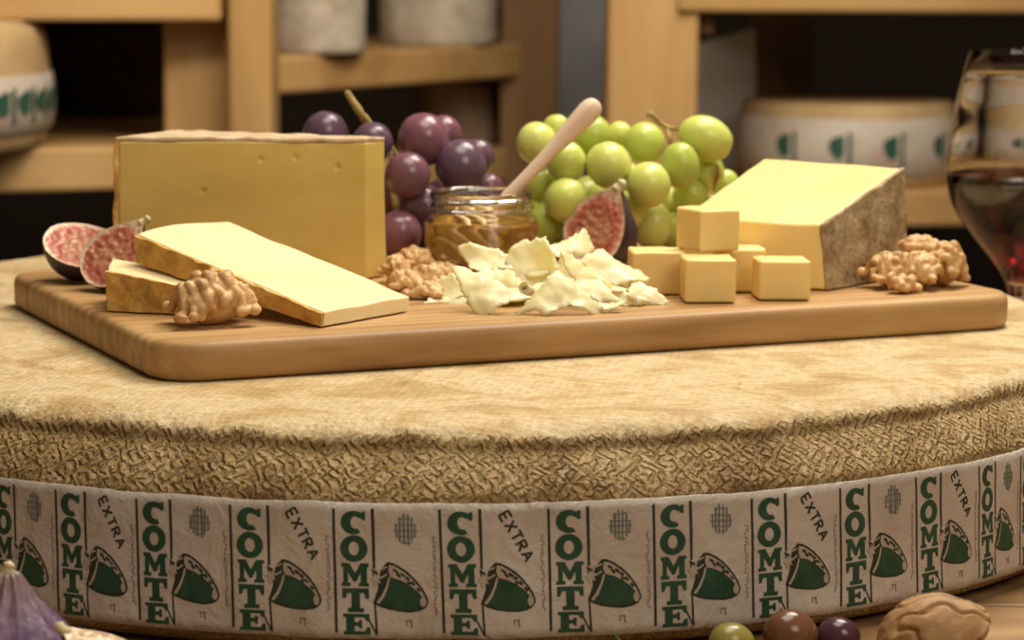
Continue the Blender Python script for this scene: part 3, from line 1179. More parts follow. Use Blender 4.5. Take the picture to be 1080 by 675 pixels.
gp = [(343, 142, 1.262, 24), (393, 151, 1.245, 21.5), (447, 147, 1.248, 27), (468, 141, 1.268, 19), (430, 185, 1.226, 24), (486, 175, 1.244, 27.5), (503, 166, 1.272, 19),
      (446, 219, 1.236, 25), (421, 247, 1.222, 24.5), (516, 199, 1.262, 15.5), (412, 205, 1.262, 21), (470, 212, 1.268, 24), (470, 250, 1.262, 24), (436, 262, 1.272, 22),
      (380, 190, 1.262, 22), (372, 232, 1.266, 22), (350, 180, 1.272, 22), (345, 215, 1.276, 22), (500, 232, 1.272, 22), (400, 262, 1.280, 21)]
s1 = [on_y(366, 97, 1.262), on_y(372, 107, 1.262), on_y(381, 121, 1.262), on_y(392, 134, 1.266), on_y(418, 165, 1.270), on_y(440, 205, 1.275)]
s2 = [on_y(412, 160, 1.262), on_y(414, 190, 1.258), on_y(417, 213, 1.245), on_y(421, 225, 1.232)]
bunch('grape_bunch', 'bunch of purple grapes behind the honey jar and the tall wedge', 'grape_red', gp, V((-.06, 1.25, ZB)), [(s1, [.0016, .0019, .0021, .0021, .0016, .0014]), (s2, [.0012, .0014, .002, .0012])])

gg = [(566, 151, 1.268, 21.5), (587, 136, 1.285, 15), (624, 143, 1.282, 21.5), (653, 143, 1.296, 14.5), (680, 151, 1.276, 21.5), (744, 146, 1.272, 23.5, 1.28, 112),
      (597, 171, 1.255, 21.5), (642, 174, 1.252, 24), (718, 175, 1.256, 20, 1.28, -8), (684, 195, 1.246, 23.5), (597, 211, 1.246, 23), (570, 194, 1.268, 19), (576, 236, 1.256, 21),
      (619, 206, 1.276, 20), (688, 238, 1.262, 21, 1.22, 5), (745, 182, 1.284, 19), (728, 208, 1.275, 19), (765, 194, 1.298, 15), (662, 222, 1.258, 20),
      (640, 245, 1.288, 22), (606, 250, 1.278, 21), (715, 245, 1.280, 21), (745, 225, 1.290, 20), (550, 222, 1.285, 19), (660, 190, 1.294, 19), (700, 215, 1.290, 20), (570, 262, 1.275, 18)]
t1 = [on_y(685, 120, 1.288), on_y(690, 124, 1.289), on_y(698, 131, 1.290), on_y(711, 136, 1.286), on_y(728, 133, 1.278)]
t2 = [on_y(703, 133, 1.290), on_y(706, 145, 1.284), on_y(708, 158, 1.284), on_y(700, 190, 1.286)]
t3 = [on_y(756, 174, 1.272), on_y(757, 186, 1.273), on_y(752, 200, 1.282)]
bunch('grape_bunch', 'bunch of green grapes beside the honey jar behind the cubes', 'grape_green', gg, V((.05, 1.27, ZB)), [(t1, [.0022, .0016, .0011, .001, .0011]), (t2, [.0010, .0012, .0014, .0012]), (t3, [.0009, .0010, .0008])])

# ------------------------------------------------------------------ honey jar + dipper
JY = 1.2
J = on_y(508, 250, JY)
jar = thing('honey_jar', V((J.x, JY, ZB)), 'small open glass jar of amber honey behind the cheese shavings', 'honey jar')
jh = on_y(508, 201, JY).z - ZB
kx = JY / F_PX
rim_r, neck_r, body_r = 54.5 * kx, 52.5 * kx, 60.5 * kx
zsh = on_y(508, 233, JY - .02).z - ZB
out = [(0, .0012), (body_r * .82, .0008), (body_r * .90, .0004), (body_r * .96, .0016), (body_r * .995, .0045), (body_r, .008), (body_r, zsh - .004), (body_r * .985, zsh - .0015), (body_r * .93, zsh + .001), (neck_r, zsh + .0024),
       (neck_r, zsh + .0040), (neck_r + .0010, zsh + .0048), (neck_r + .0010, zsh + .0056), (neck_r, zsh + .0064), (neck_r, zsh + .0082), (neck_r + .0010, zsh + .0090), (neck_r + .0010, zsh + .0098), (neck_r, zsh + .0106),
       (neck_r, jh - .003), (rim_r, jh - .0022), (rim_r, jh - .0006), (rim_r - .0008, jh)]
inn = [(rim_r - .0020, jh), (neck_r - .0022, jh - .002), (neck_r - .0022, zsh + .002), (body_r * .93 - .0022, zsh - .001), (body_r - .0024, zsh - .004), (body_r - .0024, .008), (body_r * .93, .0042), (body_r * .8, .0034), (0, .0034)]
lathe('glass', out + inn, MT['glass'], jar, 96)
hz = zsh - .0022
lathe('honey', [(0, .0031), (body_r * .8, .0031), (body_r * .93 + .0004, .0038), (body_r - .0020, .0078), (body_r - .0020, zsh - .0044), (body_r * .965 - .0014, hz), (body_r * .6, hz - .0002), (0, hz - .0002)], MT['honey'], jar, 96)

hd = on_y(628, 110, 1.215)
hm = on_y(520, 207, 1.199)
ax = (hm - hd).normalized()
tipd = V((J.x - .0105, JY - .007, ZB + .0125))
dp = thing('honey_dipper', tipd, 'pale wooden honey dipper standing slanted in the honey jar', 'honey dipper')
Lh = (hd - tipd).length
axd = (hd - tipd).normalized()
rot = V((0, 0, 1)).rotation_difference(axd)
dp.rotation_mode = 'QUATERNION'
dp.rotation_quaternion = rot
lathe('handle', [(0, .020), (.0033, .020), (.0032, .030), (.0030, .05), (.0034, .065), (.0043, Lh - .022), (.0052, Lh - .010), (.0055, Lh - .005), (.0050, Lh - .0015), (.0036, Lh + .0008), (.0015, Lh + .0018), (0, Lh + .002)], MT['beech'], dp, 32)
hp = [(0, -.0030)]
for k in range(5):
    z = -.002 + k * .0050
    rr_ = (.0084, .0112, .0122, .0112, .0086)[k]
    hp += [(.0040, z), (rr_ - .0005, z + .0002), (rr_, z + .0012), (rr_ - .0005, z + .0024), (.0040, z + .0027)]
hp += [(.0036, .0215), (0, .0220)]
lathe('grooved_head', hp, MT['dipper'], dp, 48)


# ------------------------------------------------------------------ cheese shavings
def shaving(outline, Y, n, bend, label, ax_=0, ragged=1.0, thick=.0009, seed=1):
    """outline in photo pixels on a plane through depth Y with normal n; real sheet: bent, ragged, with thickness"""
    n = n.normalized()
    mx, my = sum(p[0] for p in outline) / len(outline), sum(p[1] for p in outline) / len(outline)
    outline = [(mx + (p[0] - mx) * 1.10, my + (p[1] - my) * 1.08) for p in outline]
    cx = sum(p[0] for p in outline) / len(outline)
    cy = sum(p[1] for p in outline) / len(outline)
    c = on_y(cx, cy, Y)
    e1 = V((1, 0, 0)) - n * n.x
    e1.normalize()
    e2 = n.cross(e1).normalized()
    pl2 = []
    for p in outline:
        w = on_plane(p[0], p[1], c, n) - c
        pl2.append((w.dot(e1), w.dot(e2)))
    # ragged outline
    rg = []
    for i, p in enumerate(pl2):
        q = pl2[(i + 1) % len(pl2)]
        L = math.hypot(q[0] - p[0], q[1] - p[1])
        k = max(1, int(L / .0011))
        for s in range(k):
            x, y = p[0] + (q[0] - p[0]) * s / k, p[1] + (q[1] - p[1]) * s / k
            j = .0010 * ragged * (nz((x, y, 0), 480, seed) + 1.1 * nz((x, y, 0), 1100, seed + 3))
            rg.append((x + j * (q[1] - p[1]) / L, y - j * (q[0] - p[0]) / L))
    pts, tris = fill(rg, .0016)
    Lx = max(abs(p[0]) for p in pl2) + 1e-6
    Ly = max(abs(p[1]) for p in pl2) + 1e-6
    vs = []
    for p in pts:
        s = p.x / Lx if ax_ == 0 else (p.y / Ly if ax_ == 1 else .7 * (p.x / Lx + p.y / Ly))
        h = bend * (s * s - .35) + (.0024 * nz((p.x, p.y, 0), 85, seed)) + .0007 * nz((p.x, p.y, 0), 240, seed + 5) + .0003 * nz((p.x, p.y, 0), 450, seed)
        vs.append(e1 * p.x + e2 * p.y + n * h)
    o = from_data('cheese_shaving', vs, tris, MT['shaving'])
    o.location = c
    sm = o.modifiers.new('thickness', 'SOLIDIFY')
    sm.thickness = thick
    sm.offset = 0
    return tag(o, label, 'cheese shaving', 'cheese shavings in the pile')


def crop(pts):
    return [(440 + x / 4, 240 + y / 4) for x, y in pts]


SH = [
    ([(390, 232), (384, 160), (408, 92), (446, 62), (532, 48), (552, 80), (580, 150), (592, 205), (520, 228), (440, 244)], 1.122, V((-.15, -.9, .42)), .004, 0, 'large square-cut pale shaving standing upright at the middle of the pile'),
    ([(545, 78), (600, 62), (660, 42), (700, 14), (722, 50), (742, 92), (712, 118), (660, 112), (600, 118), (560, 110)], 1.135, V((.25, -.7, .65)), -.003, 0, 'highest shaving, its torn tip in front of the cut fig'),
    ([(174, 92), (240, 86), (330, 100), (394, 122), (392, 168), (330, 170), (270, 178), (232, 182), (218, 140)], 1.125, V((-.1, -.55, .83)), .003, 1, 'pointed pale shaving jutting left across the honey jar'),
    ([(160, 192), (206, 178), (250, 202), (312, 226), (362, 246), (388, 292), (376, 322), (330, 350), (272, 376), (236, 350), (200, 280)], 1.072, V((-.12, -.75, .65)), -.006, 2, 'cupped shaving with a drooping front tip left in the pile'),
    ([(30, 338), (60, 300), (110, 286), (180, 290), (226, 330), (190, 342), (110, 344)], 1.098, V((-.1, -.45, .9)), .0025, 0, 'flat shaving lying lowest at the left end of the pile'),
    ([(76, 246), (110, 222), (160, 208), (196, 262), (206, 300), (140, 306), (92, 296)], 1.108, V((-.2, -.6, .77)), .003, 1, 'whitish shaving beside the walnut crumbs'),
    ([(196, 250), (270, 190), (330, 165), (390, 176), (440, 258), (420, 292), (330, 262), (250, 262)], 1.104, V((-.05, -.62, .78)), .004, 0, 'yellowish shaving tucked behind the cupped shaving'),
    ([(428, 346), (470, 310), (530, 262), (586, 208), (640, 244), (700, 284), (772, 322), (742, 362), (700, 350), (640, 340), (590, 352), (542, 374), (510, 350)], 1.068, V((.08, -.72, .69)), -.008, 0, 'fan-shaped shaving at the very front of the pile'),
    ([(690, 136), (740, 122), (782, 104), (816, 140), (870, 160), (930, 176), (972, 206), (930, 232), (880, 244), (820, 232), (760, 196)], 1.110, V((.28, -.52, .8)), -.004, 2, 'broad whitish shaving at the right over the cut fig skin'),
    ([(612, 112), (680, 132), (740, 180), (810, 232), (880, 276), (950, 314), (900, 332), (840, 312), (760, 284), (690, 240), (640, 190)], 1.094, V((.32, -.80, .5)), .005, 0, 'long yellow shaving sloping down to the right'),
    ([(908, 238), (950, 226), (990, 262), (1054, 318), (1028, 330), (980, 316), (930, 320), (886, 296)], 1.098, V((.35, -.6, .7)), .003, 0, 'frayed narrow shaving ending at the leftmost cube'),
    ([(404, 304), (440, 262), (520, 236), (600, 222), (640, 262), (560, 276), (480, 300)], 1.100, V((0, -.75, .66)), .003, 0, 'narrow yellow shaving under the upright square shaving'),
    ([(640, 252), (700, 226), (770, 232), (810, 286), (880, 318), (770, 316), (700, 290)], 1.084, V((.15, -.7, .7)), -.003, 0, 'shaving with ridged crumbs below the long sloping shaving'),
    ([(770, 318), (820, 306), (876, 318), (850, 336), (790, 338)], 1.074, V((.1, -.4, .9)), .002, 0, 'smallest shaving sliver at the front right of the pile'),
    ([(590, 190), (620, 118), (680, 140), (700, 200), (660, 226), (610, 226)], 1.108, V((.1, -.85, .5)), .003, 1, 'deep yellow shaving shaded behind the upright square shaving'),
]
for i, (pts, Yd, nn, bd, axx, lab) in enumerate(SH):
    shaving(crop(pts), Yd, nn, bd, lab, axx, 1.1, .0007, i * 7 + 2)
# a mound of buried shavings carries the visible ones
for i, (x, y, z, a, l, w, lab) in enumerate([(.000, 1.100, ZB + .004, .3, .040, .024, 'buried shaving lying flat under the left half of the pile'), (.030, 1.108, ZB + .008, -.4, .044, .026, 'buried shaving lying flat under the right half of the pile'), (.016, 1.134, ZB + .012, 1.2, .034, .026, 'buried shaving lying under the upright square shaving')]):
    rg = []
    for k in range(60):
        t = 2 * PI * k / 60
        r_ = 1 + .12 * noise.noise(V((math.cos(t) * 2, math.sin(t) * 2, i * 3)))
        rg.append((l / 2 * r_ * math.cos(t), w / 2 * r_ * math.sin(t)))
    pts, tris = fill(rg, .002)
    vs = []
    for p in pts:
        vs.append((p.x, p.y, .005 * math.cos(p.x / l * 3) * math.cos(p.y / w * 2.5) - .003 + .001 * nz((p.x, p.y, i), 120)))
    o = from_data('cheese_shaving', vs, tris, MT['shaving'])
    o.location = (x, y, z)
    o.rotation_euler = (0, 0, a)
    sm = o.modifiers.new('thickness', 'SOLIDIFY')
    sm.thickness = .001
    tag(o, lab, 'cheese shaving', 'cheese shavings in the pile')
# small rolled crumb at the pile's front
cpt = on_y(556, 305, 1.072)
vs, fs = [], []
for i in range(40):
    t = i / 39 * 2.3 * 2 * PI
    r_ = .0008 + .0018 * i / 39
    for k in range(7):
        vs.append((-.003 + k * .001 + .0003 * math.sin(i), r_ * math.cos(t), r_ * math.sin(t)))
for i in range(39):
    for k in range(6):
        fs.append((i * 7 + k, i * 7 + k + 1, (i + 1) * 7 + k + 1, (i + 1) * 7 + k))
o = from_data('cheese_shaving', vs, fs, MT['shaving'])
o.location = cpt
o.rotation_euler = (.2, .3, 1.1)
sm = o.modifiers.new('thickness', 'SOLIDIFY')
sm.thickness = .0004
tag(o, 'tiny rolled curl of cheese resting on the fan-shaped shaving', 'cheese shaving', 'cheese shavings in the pile')


# ------------------------------------------------------------------ walnuts
def kernel(name, c, dims, rot, seed, label, half=False, rw=.0027):
    """folded nut meat: thick winding folds over a core, fused into one skin"""
    rr = random.Random(seed)
    a, b, h = dims
    blobs = []
    if half:
        for sx in (-1, 0, 1):
            for sy in (-1, 1):
                blobs.append((V((sx * a * .46, sy * b * .40, h * .30)), b * .45))
        for sy in (-1, 1):
            nf = 9
            for i in range(nf):
                x0 = -a * .86 + 2 * a * .86 * i / (nf - 1)
                ph, am = rr.uniform(0, 6), rr.uniform(.10, .22) * a
                x1 = x0 * 1.08 + rr.uniform(-.1, .1) * a
                r0 = rw * rr.uniform(.85, 1.2)
                cut = rr.uniform(.8, 1.0)
                for k in range(20):
                    t = k / 19
                    if t > cut:
                        break
                    x = x0 + (x1 - x0) * t + am * math.sin(ph + t * 5.2) * .6
                    y = sy * b * (.16 + .80 * math.sin(t * PI / 2) ** .9)
                    q = max(0.0, 1 - (x / a) ** 2 * .85 - (y / b) ** 2 * .90)
                    z = h * math.sqrt(q) * (.92 + .10 * math.sin(ph * 2 + t * 9)) - rw * .6
                    blobs.append((V((x * .92, y * .94, max(z, rw * .5))), r0 * (1 + .16 * math.sin(ph + t * 11))))
        for k in range(9):
            t = k / 8
            blobs.append((V((-a * .7 + 1.4 * a * t, .0012 * math.sin(k), h * .55)), rw * .9))
    else:
        n = max(7, int(a * b / (rw * rw) * 1.1))
        for i in range(n):
            u0 = rr.uniform(0, 2 * PI)
            p = V((math.cos(u0) * a * rr.uniform(.2, .75), math.sin(u0) * b * rr.uniform(.2, .75), h * rr.uniform(.0, .55)))
            d = V((rr.uniform(-1, 1), rr.uniform(-1, 1), rr.uniform(-.5, .5))).normalized()
            r0 = rw * rr.uniform(.75, 1.1)
            for k in range(13):
                q = V((p.x / a, p.y / b, p.z / h))
                if q.length > .92:
                    d = (d - V((p.x / a, p.y / b, p.z / h)) * .9).normalized()
                blobs.append((p.copy(), r0 * (1 + .15 * math.sin(k * 1.1 + i))))
                d = (d + V((rr.uniform(-1, 1), rr.uniform(-1, 1), rr.uniform(-1, 1))) * .45).normalized()
                p = p + d * r0 * .55
                p.z = max(p.z, 0)
        for cx in (-.45, 0, .45):
            blobs.append((V((cx * a, 0, h * .38)), min(b, h) * .66))
    bm = bmesh.new()
    kk = .81 if half else .74
    bmesh.ops.create_icosphere(bm, subdivisions=4, radius=1, matrix=Matrix.Translation((0, 0, h * .30)) @ Matrix.Diagonal((a * kk, b * kk, h * (.62 if half else .50), 1)))
    for p, r in blobs:
        bmesh.ops.create_icosphere(bm, subdivisions=2, radius=r, matrix=Matrix.Translation(p))
    me = bpy.data.meshes.new(name)
    bm.to_mesh(me)
    bm.free()
    o = bpy.data.objects.new(name, me)
    COL.objects.link(o)
    rm_ = o.modifiers.new('fuse', 'REMESH')
    rm_.mode = 'VOXEL'
    rm_.voxel_size = .00042
    sm_ = o.modifiers.new('soften', 'SMOOTH')
    sm_.factor = .5
    sm_.iterations = 2
    dg = bpy.context.evaluated_depsgraph_get()
    dg.update()
    me2 = bpy.data.meshes.new_from_object(o.evaluated_get(dg))
    o.modifiers.clear()
    o.data = me2
    me2.name = name
    me2.materials.clear()
    me2.materials.append(MT['kernel'])
    for v in me2.vertices:
        v.co += V((nz(v.co, 260, seed), nz(v.co, 260, seed + 3), nz(v.co, 260, seed + 6))) * .00035
    for p in me2.polygons:
        p.use_smooth = True
    bpy.data.meshes.remove(me)
    o.rotation_euler = rot
    o.location = c
    seat(o, c.z)
    return tag(o, label, 'walnut', 'walnut kernels')


def on_board(x, y, dz=0.0):
    p = on_z(x, y, ZB)
    p.z += dz
    return p


kernel('walnut_kernel', on_board(224, 341), (.0178, .0125, .0165), (.10, -.06, .42), 3, 'big walnut half lying before the golden slices at the front left', True, .0021)
ck = [((438, 292), (.0080, .0062, .0062), (.2, .1, .5), 21, 'walnut piece between the tall wedge and the honey jar, topmost of its heap', .0040),
      ((416, 297), (.0070, .0055, .0085), (.1, .2, 1.2), 33, 'walnut piece touching the lower corner of the tall wedge', .0),
      ((426, 305), (.0078, .0050, .0060), (.1, -.1, .3), 45, 'walnut piece just above the tip of the long slice', .0),
      ((450, 302), (.0085, .0055, .0070), (.1, .1, -.3), 52, 'middle walnut piece of the heap before the honey jar', .0),
      ((469, 297), (.0075, .0045, .0060), (.0, .1, .2), 64, 'walnut piece leaning on the honey jar glass', .0),
      ((449, 314), (.0085, .0050, .0050), (.1, .0, -.2), 71, 'front walnut piece of the heap beside the shavings', .0)]
for (px, dm, rt, sd, lab, dz) in ck:
    kernel('walnut_kernel', on_board(px[0], px[1], dz), (dm[0] * 1.0, dm[1] * 1.1, dm[2] * 1.1), rt, sd, lab, True, .0015)
rk = [((938, 302), (.0125, .0085, .0125), (.15, .05, .5), 84, 'walnut piece on the right touching the foot of the grey rind', 0),
      ((968, 303), (.0120, .0090, .0130), (.1, -.1, -.5), 91, 'walnut piece at the centre of the right hand heap', 0),
      ((995, 301), (.0110, .0085, .0155), (.1, .25, 1.0), 103, 'walnut piece nearest the right end of the board', 0),
      ((970, 299), (.0090, .0060, .0060), (.0, .05, .2), 115, 'walnut piece perched on top of the right hand heap', .0145),
      ((950, 308), (.0090, .0045, .0060), (.0, .05, .2), 121, 'pale walnut crumb lying low before the right hand heap', 0)]
for i, (px, dm, rt, sd, lab, dz) in enumerate(rk):
    kernel('walnut_kernel', on_board(px[0], px[1], dz), dm, rt, sd, lab, i < 4, .0019)

# whole walnut in its shell
bm = bmesh.new()
bmesh.ops.create_icosphere(bm, subdivisions=6, radius=1.0)
for v in bm.verts:
    p = v.co.copy()
    w = p + V((nz(p, 2, 5), nz(p, 2, 9), nz(p, 2, 14))) * .25
    k = 1 - .12 * (1 - min(1, abs(nz(V((w.x * .5, w.y, w.z)), 2.1, 6)) * 5)) ** 1.5 + .03 * nz(w, 3.0, 8)
    k += .12 * math.exp(-(p.z / .085) ** 2) - .13 * math.exp(-(p.z / .028) ** 2)
    tipk = max(0, p.x) ** 8 * .12
    v.co = V((p.x * (k + tipk) * .0190, p.y * k * .0150, p.z * k * .0145))
wn = from_bm('whole_walnut', bm, MT['shell'])
wz = V((-.46, -.50, .73)).normalized()
wx = (V((1, 0, 0)) - wz * wz.x).normalized()
wn.rotation_euler = Matrix((wx, wz.cross(wx), wz)).transposed().to_euler()
wn.location = on_y(980, 676, .862)
seat(wn, TABLE)
tag(wn, 'whole walnut in its shell on the table by the wheel', 'walnut')


# ------------------------------------------------------------------ olives, herb
def olive(px, py_top, Y, dims, m, label, rot):
    bm = bmesh.new()
    bmesh.ops.create_uvsphere(bm, u_segments=40, v_segments=26, radius=1)
    for v in bm.verts:
        k = 1 + .02 * nz(v.co, 1.4, px)
        v.co = V((v.co.x * dims[0] * k * (1 + .06 * v.co.x), v.co.y * dims[1] * k, v.co.z * dims[2] * k))
    o = from_bm('olive', bm, m)
    o.rotation_euler = rot
    o.location = on_y(px, py_top + 25, Y)
    seat(o, TABLE)
    return tag(o, label, 'olive', 'olives in front of the wheel')


olive(770, 660, .880, (.0084, .0074, .0076), MT['olive_green'], 'yellow-green olive lying left of the brown olive', (0, 0, .2))
olive(832, 645, .886, (.0100, .0088, .0092), MT['olive_brown'], 'glossy brown olive between the green and the purple olive', (0, .1, .2))
olive(883, 660, .889, (.0080, .0072, .0075), MT['olive_purple'], 'dark purple olive lying next to the whole walnut', (0, -.1, -.3))
hs = thing('herb_sprig', on_y(650, 690, .86) * 1.0, 'tip of a green herb sprig lying before the paper band', 'herb')
hb0 = V((hs.location.x, .874, TABLE))
hs.location = hb0
tube('stem', [V((.012, .0, .0006)), V((.006, .001, .005)), V((.002, .001, .0095)), V((-.001, .0015, .0135))], [.0006, .0005, .0004, .0003], MT['herb'], hs, 8)
for k in range(3):
    zz = .002 + k * .0022
    s_ = 1 if k % 2 else -1
    tube('leaf', [V((.0105 - k * .003, .001, zz)), V((.0105 - k * .003 + s_ * .003, .001, zz + .001)), V((.0105 - k * .003 + s_ * .0055, .001, zz + .002))], [.0003, .0008, .0002], MT['herb'], hs, 8)

# ------------------------------------------------------------------ wine glass
GY = 1.40
gx = on_y(1079, 180, GY).x
wg = thing('wine_glass', V((gx, GY, TABLE)), 'stemmed wine glass half full of red wine standing behind the wheel', 'wine glass')


def gz(y):
    return on_y(1079, y, GY).z - TABLE


def gr(x):
    return (1079 - x) * GY / F_PX


go = [(0, .0004), (.034, .0), (.0345, .0012), (.030, .0022), (.016, .0040), (.007, .0065), (.0042, .011), (.0038, .022), (.0040, gz(330)), (.0055, gz(308)), (gr(1064), gz(296)), (gr(1057), gz(284)), (gr(1047), gz(271)), (gr(1026), gz(247)), (gr(1007), gz(219)),
      (gr(999.5), gz(195)), (gr(998), gz(180)), (gr(999), gz(160)), (gr(1004), gz(118)), (gr(1012), gz(82)), (gr(1019), gz(56)), (gr(1019.6), gz(54.8))]
wt = .0011
gi = [(gr(1020.2), gz(55.2))] + [(max(r - wt, .001), z) for r, z in go[-3:9:-1]] + [(0, gz(302))]
gi = [(r, z + (.0012 if z < gz(250) else 0)) for r, z in gi]


def dense(pr, n=4):
    out = []
    for i in range(len(pr) - 1):
        p0, p1, p2, p3 = pr[max(i - 1, 0)], pr[i], pr[i + 1], pr[min(i + 2, len(pr) - 1)]
        for k in range(n):
            s = k / n
            q = [.5 * (2 * p1[c] + (p2[c] - p0[c]) * s + (2 * p0[c] - 5 * p1[c] + 4 * p2[c] - p3[c]) * s * s + (3 * p1[c] - p0[c] - 3 * p2[c] + p3[c]) * s ** 3) for c in (0, 1)]
            out.append((max(q[0], .0), q[1]))
    out.append(pr[-1])
    return out


lathe('bowl_and_stem', go[:3] + dense(go[3:]) + gi, MT['glass'], wg, 96)
zl = gz(185)
wine = [(0, gz(302) + .0004)] + [(r + .0004, z - .0003) for r, z in gi[::-1] if z < zl and r > .0005]
# radius at the level
ra = [p for p in gi[::-1] if p[1] < zl][-1]
rb2 = [p for p in gi[::-1] if p[1] >= zl][0]
rl = ra[0] + (rb2[0] - ra[0]) * (zl - ra[1]) / (rb2[1] - ra[1])
wine += [(rl + .0004, zl), (0, zl)]
lathe('red_wine', wine, MT['wine'], wg, 96)


# ================================================================== BACKGROUND RACKS
def far_wheel(px, py_bot, Y, rad, h, label, rind='far_rind', paper=True, marks=(), span=(.12, .84), group='cheese wheels on the racks'):
    b = on_y(px, py_bot, Y)
    o = thing('whole_cheese', b, label, 'cheese wheel', group)
    lathe('rind_body', [(0, 0), (rad * .96, 0), (rad * .99, h * .04), (rad, h * .12), (rad * 1.015, h * .5), (rad, h * .86), (rad * .985, h * .95), (rad * .95, h), (0, h)], MT[rind], o, 72,
          disp=lambda p, a: p * (1 + .006 * nz(p, 30, px)))
    if paper:
        bd = lathe('paper_band', [(rad * .995, h * span[0]), (rad * 1.020, h * (span[0] + .02)), (rad * 1.028, h * (span[0] * .6 + span[1] * .4)), (rad * 1.022, h * (span[1] - .02)), (rad * .995, h * span[1])], MT['far_paper'], o, 96)
        for a in marks:
            for poly in ([(-.10, .34), (.04, .26), (.10, .28), (.10, .56), (.00, .60), (-.09, .48)], [(.15, .22), (.20, .22), (.20, .70), (.15, .70)]):
                pv_ = []
                for (du, dv) in poly:
                    aa = a + du * h / rad * .9
                    r_ = rad * 1.036
                    pv_.append((r_ * math.sin(aa), -r_ * math.cos(aa), h * (span[1] + .03 - dv * (span[1] - span[0]) * 1.2)))
                from_data('printed_emblem', pv_, [list(range(len(poly)))], MT['far_green'], bd, False)
    return o


def rack(name, label, base):
    return thing(name, base, label, 'rack', 'wooden ageing racks')


def beam(name, root, a, b, depth, th, m, w=.004):
    """horizontal board whose front top edge runs from a to b, `th` thick, `depth` deep away from the camera"""
    d = (b - a)
    pr = V((0, depth, 0))
    z = V((0, 0, -th))
    q = [a + z, b + z, b + pr + z, a + pr + z, a, b, b + pr, a + pr]
    f = [(0, 3, 2, 1), (4, 5, 6, 7), (0, 1, 5, 4), (1, 2, 6, 5), (2, 3, 7, 6), (3, 0, 4, 7)]
    return bevel(from_data(name, [p - root.location for p in q], f, m, root, False), w)


def post(name, root, x0, x1, Y, dep, top, m):
    a, b = on_y(x0, 100, Y), on_y(x1, 100, Y)
    return box(name, V((a.x, Y, FLOOR)) - root.location, V((b.x, Y + dep, top)) - root.location, m, root, .005)


# left rack
ra_ = rack('wooden_rack', 'wooden rack at the left whose shelf carries the banded wheel', V((-.45, 2.2, FLOOR)))
post('post', ra_, 172, 243, 2.22, .09, .60, MT['rack_v'])
post('post', ra_, -900, -820, 2.05, .09, .60, MT['rack_v'])
a_, b_ = on_y(-900, 178, 1.90), on_y(170, 152, 2.20)
b_.z = a_.z = (a_.z + b_.z) / 2
beam('shelf', ra_, a_, b_, .55, .038, MT['rack'])
ZL = a_.z
a_, b_ = on_y(-900, -22, 1.98), on_y(234, -14, 2.17)
b_.z = a_.z = (a_.z + b_.z) / 2
beam('shelf', ra_, a_, b_, .55, .030, MT['rack'])
ZLU = a_.z
# middle rack
rm = rack('wooden_rack', 'wooden rack in the middle with white crusted cheeses on its shelf', V((-.16, 2.3, FLOOR)))
post('post', rm, 240, 287, 2.16, .07, .60, MT['rack_v'])
post('post', rm, 527, 590, 2.58, .09, .60, MT['rack_dark'])
a_, b_ = on_y(262, 60, 2.20), on_y(562, 47, 2.60)
b_.z = a_.z = (a_.z + b_.z) / 2
beam('shelf', rm, a_, b_, .45, .033, MT['rack'])
ZM = a_.z
a_, b_ = on_y(262, 178, 2.24), on_y(562, 160, 2.62)
b_.z = a_.z = (a_.z + b_.z) / 2
beam('shelf', rm, a_, b_, .45, .033, MT['rack'])
ZML = a_.z
# right rack
rr2 = rack('wooden_rack', 'wooden rack at the right behind the wine glass', V((.3, 2.35, FLOOR)))
post('post', rr2, 640, 736, 2.26, .09, .60, MT['rack_v'])
post('post', rr2, 1290, 1380, 2.40, .09, .60, MT['rack_v'])
a_, b_ = on_y(716, -16, 2.25), on_y(1330, -16, 2.38)
b_.z = a_.z
beam('shelf', rr2, a_, b_, .5, .024, MT['rack'])
a_, b_ = on_y(716, 203, 2.30), on_y(1330, 197, 2.40)
b_.z = a_.z
beam('shelf', rr2, a_, b_, .55, .034, MT['rack'])
ZR = a_.z
box('bracket', on_y(728, 36, 2.29) - rr2.location - V((0, 0, 0)), on_y(750, 8, 2.33) - rr2.location, MT['rack_dark'], rr2, .003)
# leaning grey sheet on the right rack
g0 = [on_y(733, 206, 2.57), on_y(797, 206, 2.57), on_y(797, 30, 2.60), on_y(733, 46, 2.60)]
for p in g0[:2]:
    p.z = ZR
sh = thing('grey_panel', V((g0[0].x, 2.57, ZR)), 'grey metal sheet standing on the right rack beside the light post', 'panel')
vv_ = [p - sh.location for p in g0] + [p - sh.location + V((0, .006, 0)) for p in g0]
from_data('sheet', vv_, [(0, 1, 2, 3), (7, 6, 5, 4), (0, 4, 5, 1), (1, 5, 6, 2), (2, 6, 7, 3), (3, 7, 4, 0)], MT['steel'], sh, False)
# brown back boards of the right rack
bb0, bb1 = on_y(790, 100, 2.83), on_y(856, 100, 2.83)
box('back_board', V((bb0.x, 2.83, ZR)) - rr2.location, V((bb1.x, 2.845, .5)) - rr2.location, MT['rack_dark'], rr2, .002)

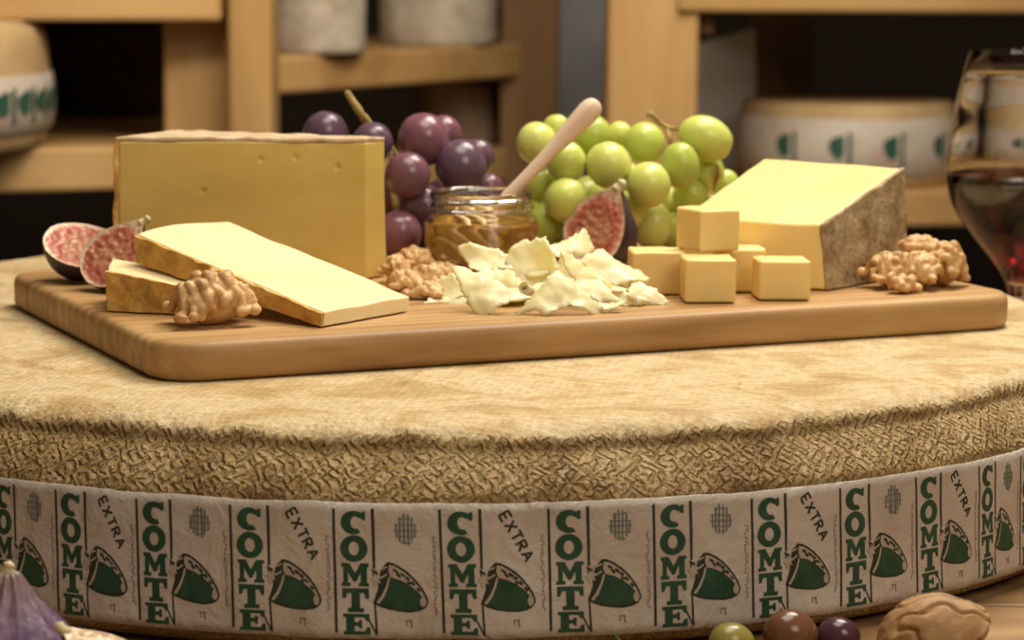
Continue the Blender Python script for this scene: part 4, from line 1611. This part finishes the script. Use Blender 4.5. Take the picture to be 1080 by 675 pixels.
far_wheel(-246, 176, 2.16, .235, .108, 'banded cheese wheel at the left on the rack shelf', marks=[.02 + .14 * k for k in range(-10, 12)], span=(.14, .60)).location.z = ZL
fw = far_wheel(892, 190, 2.45, .102, .0765, 'banded cheese wheel on the right rack behind the pale wedge', marks=(-.72, -.22, .26, .80))
fw.location.z = ZR
fw2 = far_wheel(1124, 190, 2.48, .096, .0765, 'banded cheese wheel on the right rack seen through the wine glass', marks=(-.72, -.22, .26, .8))
fw2.location.z = ZR
w1 = far_wheel(333, 52, 2.33, .045, .085, 'tall white crusted cheese on the middle rack, nearer the left post', 'far_white', False)
w1.location.z = ZM
w2 = far_wheel(462, 46, 2.55, .058, .080, 'browner white crusted cheese on the middle rack, nearer the brown post', 'far_white', False)
w2.location.z = ZM
w3 = far_wheel(482, 170, 2.66, .043, .062, 'brown crusted cheese on the lower shelf behind the purple grapes', 'far_brown', False)
w3.location.z = ZML
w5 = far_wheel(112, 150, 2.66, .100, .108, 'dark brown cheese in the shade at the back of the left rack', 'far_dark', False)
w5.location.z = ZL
w4 = far_wheel(100, 20, 2.62, .022, .045, 'small grey cheese stacked on the dark brown cheese', 'far_white', False)
w4.location.z = ZL + .108

# ================================================================== LIGHT
def area(name, loc, target, size, power, col, sy=None):
    l = bpy.data.lights.new(name, 'AREA')
    l.energy = power
    l.color = col
    l.size = size
    if sy:
        l.shape = 'RECTANGLE'
        l.size_y = sy
    o = bpy.data.objects.new(name, l)
    COL.objects.link(o)
    o.location = loc
    o.rotation_euler = (V(target) - V(loc)).to_track_quat('-Z', 'Y').to_euler()
    return o


area('ceiling_lamp', (.35, 1.55, 1.0), (.0, 1.10, 0), .5, 12.5, (1, .92, .78), .5)
area('board_fill', (.05, 1.02, .95), (.0, 1.10, 0), .5, 5.5, (1, .91, .74), .5)  # extra overhead fill added to brighten the board, no real fixture
area('front_fill', (.75, -.20, 1.05), (0, 1.0, -.02), .7, 8.2, (1, .91, .75), .7)  # unseen fill light added behind the camera to lift the front faces
area('rack_fill', (.0, 1.70, .44), (.0, 2.5, .0), 1.0, 2.9, (1, .87, .64), .10)  # invented strip light, out of view, added to brighten the racks

w = bpy.data.worlds.new('world')
scene.world = w
w.use_nodes = True
w.node_tree.nodes['Background'].inputs[0].default_value = (.85, .72, .55, 1)
w.node_tree.nodes['Background'].inputs[1].default_value = .14

# ================================================================== CAMERA
cam = bpy.data.cameras.new('camera')
cam.sensor_fit = 'HORIZONTAL'
cam.sensor_width = 36
cam.lens = 36 * F_PX / 1080
cam.clip_start = .05
cam.dof.use_dof = True
cam.dof.focus_distance = 1.0
cam.dof.aperture_fstop = 14.5
co = bpy.data.objects.new('camera', cam)
COL.objects.link(co)
cp, sp = math.cos(PITCH), math.sin(PITCH)
right0, up0, back = V((1, 0, 0)), V((0, sp, cp)), V((0, -cp, sp))
c, s = math.cos(ROLL), math.sin(ROLL)
right = right0 * c + up0 * s
up = up0 * c - right0 * s
mw = Matrix((right, up, back)).transposed().to_4x4()
mw.translation = EYE
co.matrix_world = mw
scene.camera = co

scene.view_settings.view_transform = 'Standard'
scene.view_settings.look = 'None'
scene.view_settings.gamma = 1
scene.view_settings.use_curve_mapping = False
scene.view_settings.exposure = .14
scene.cycles.use_denoising = True
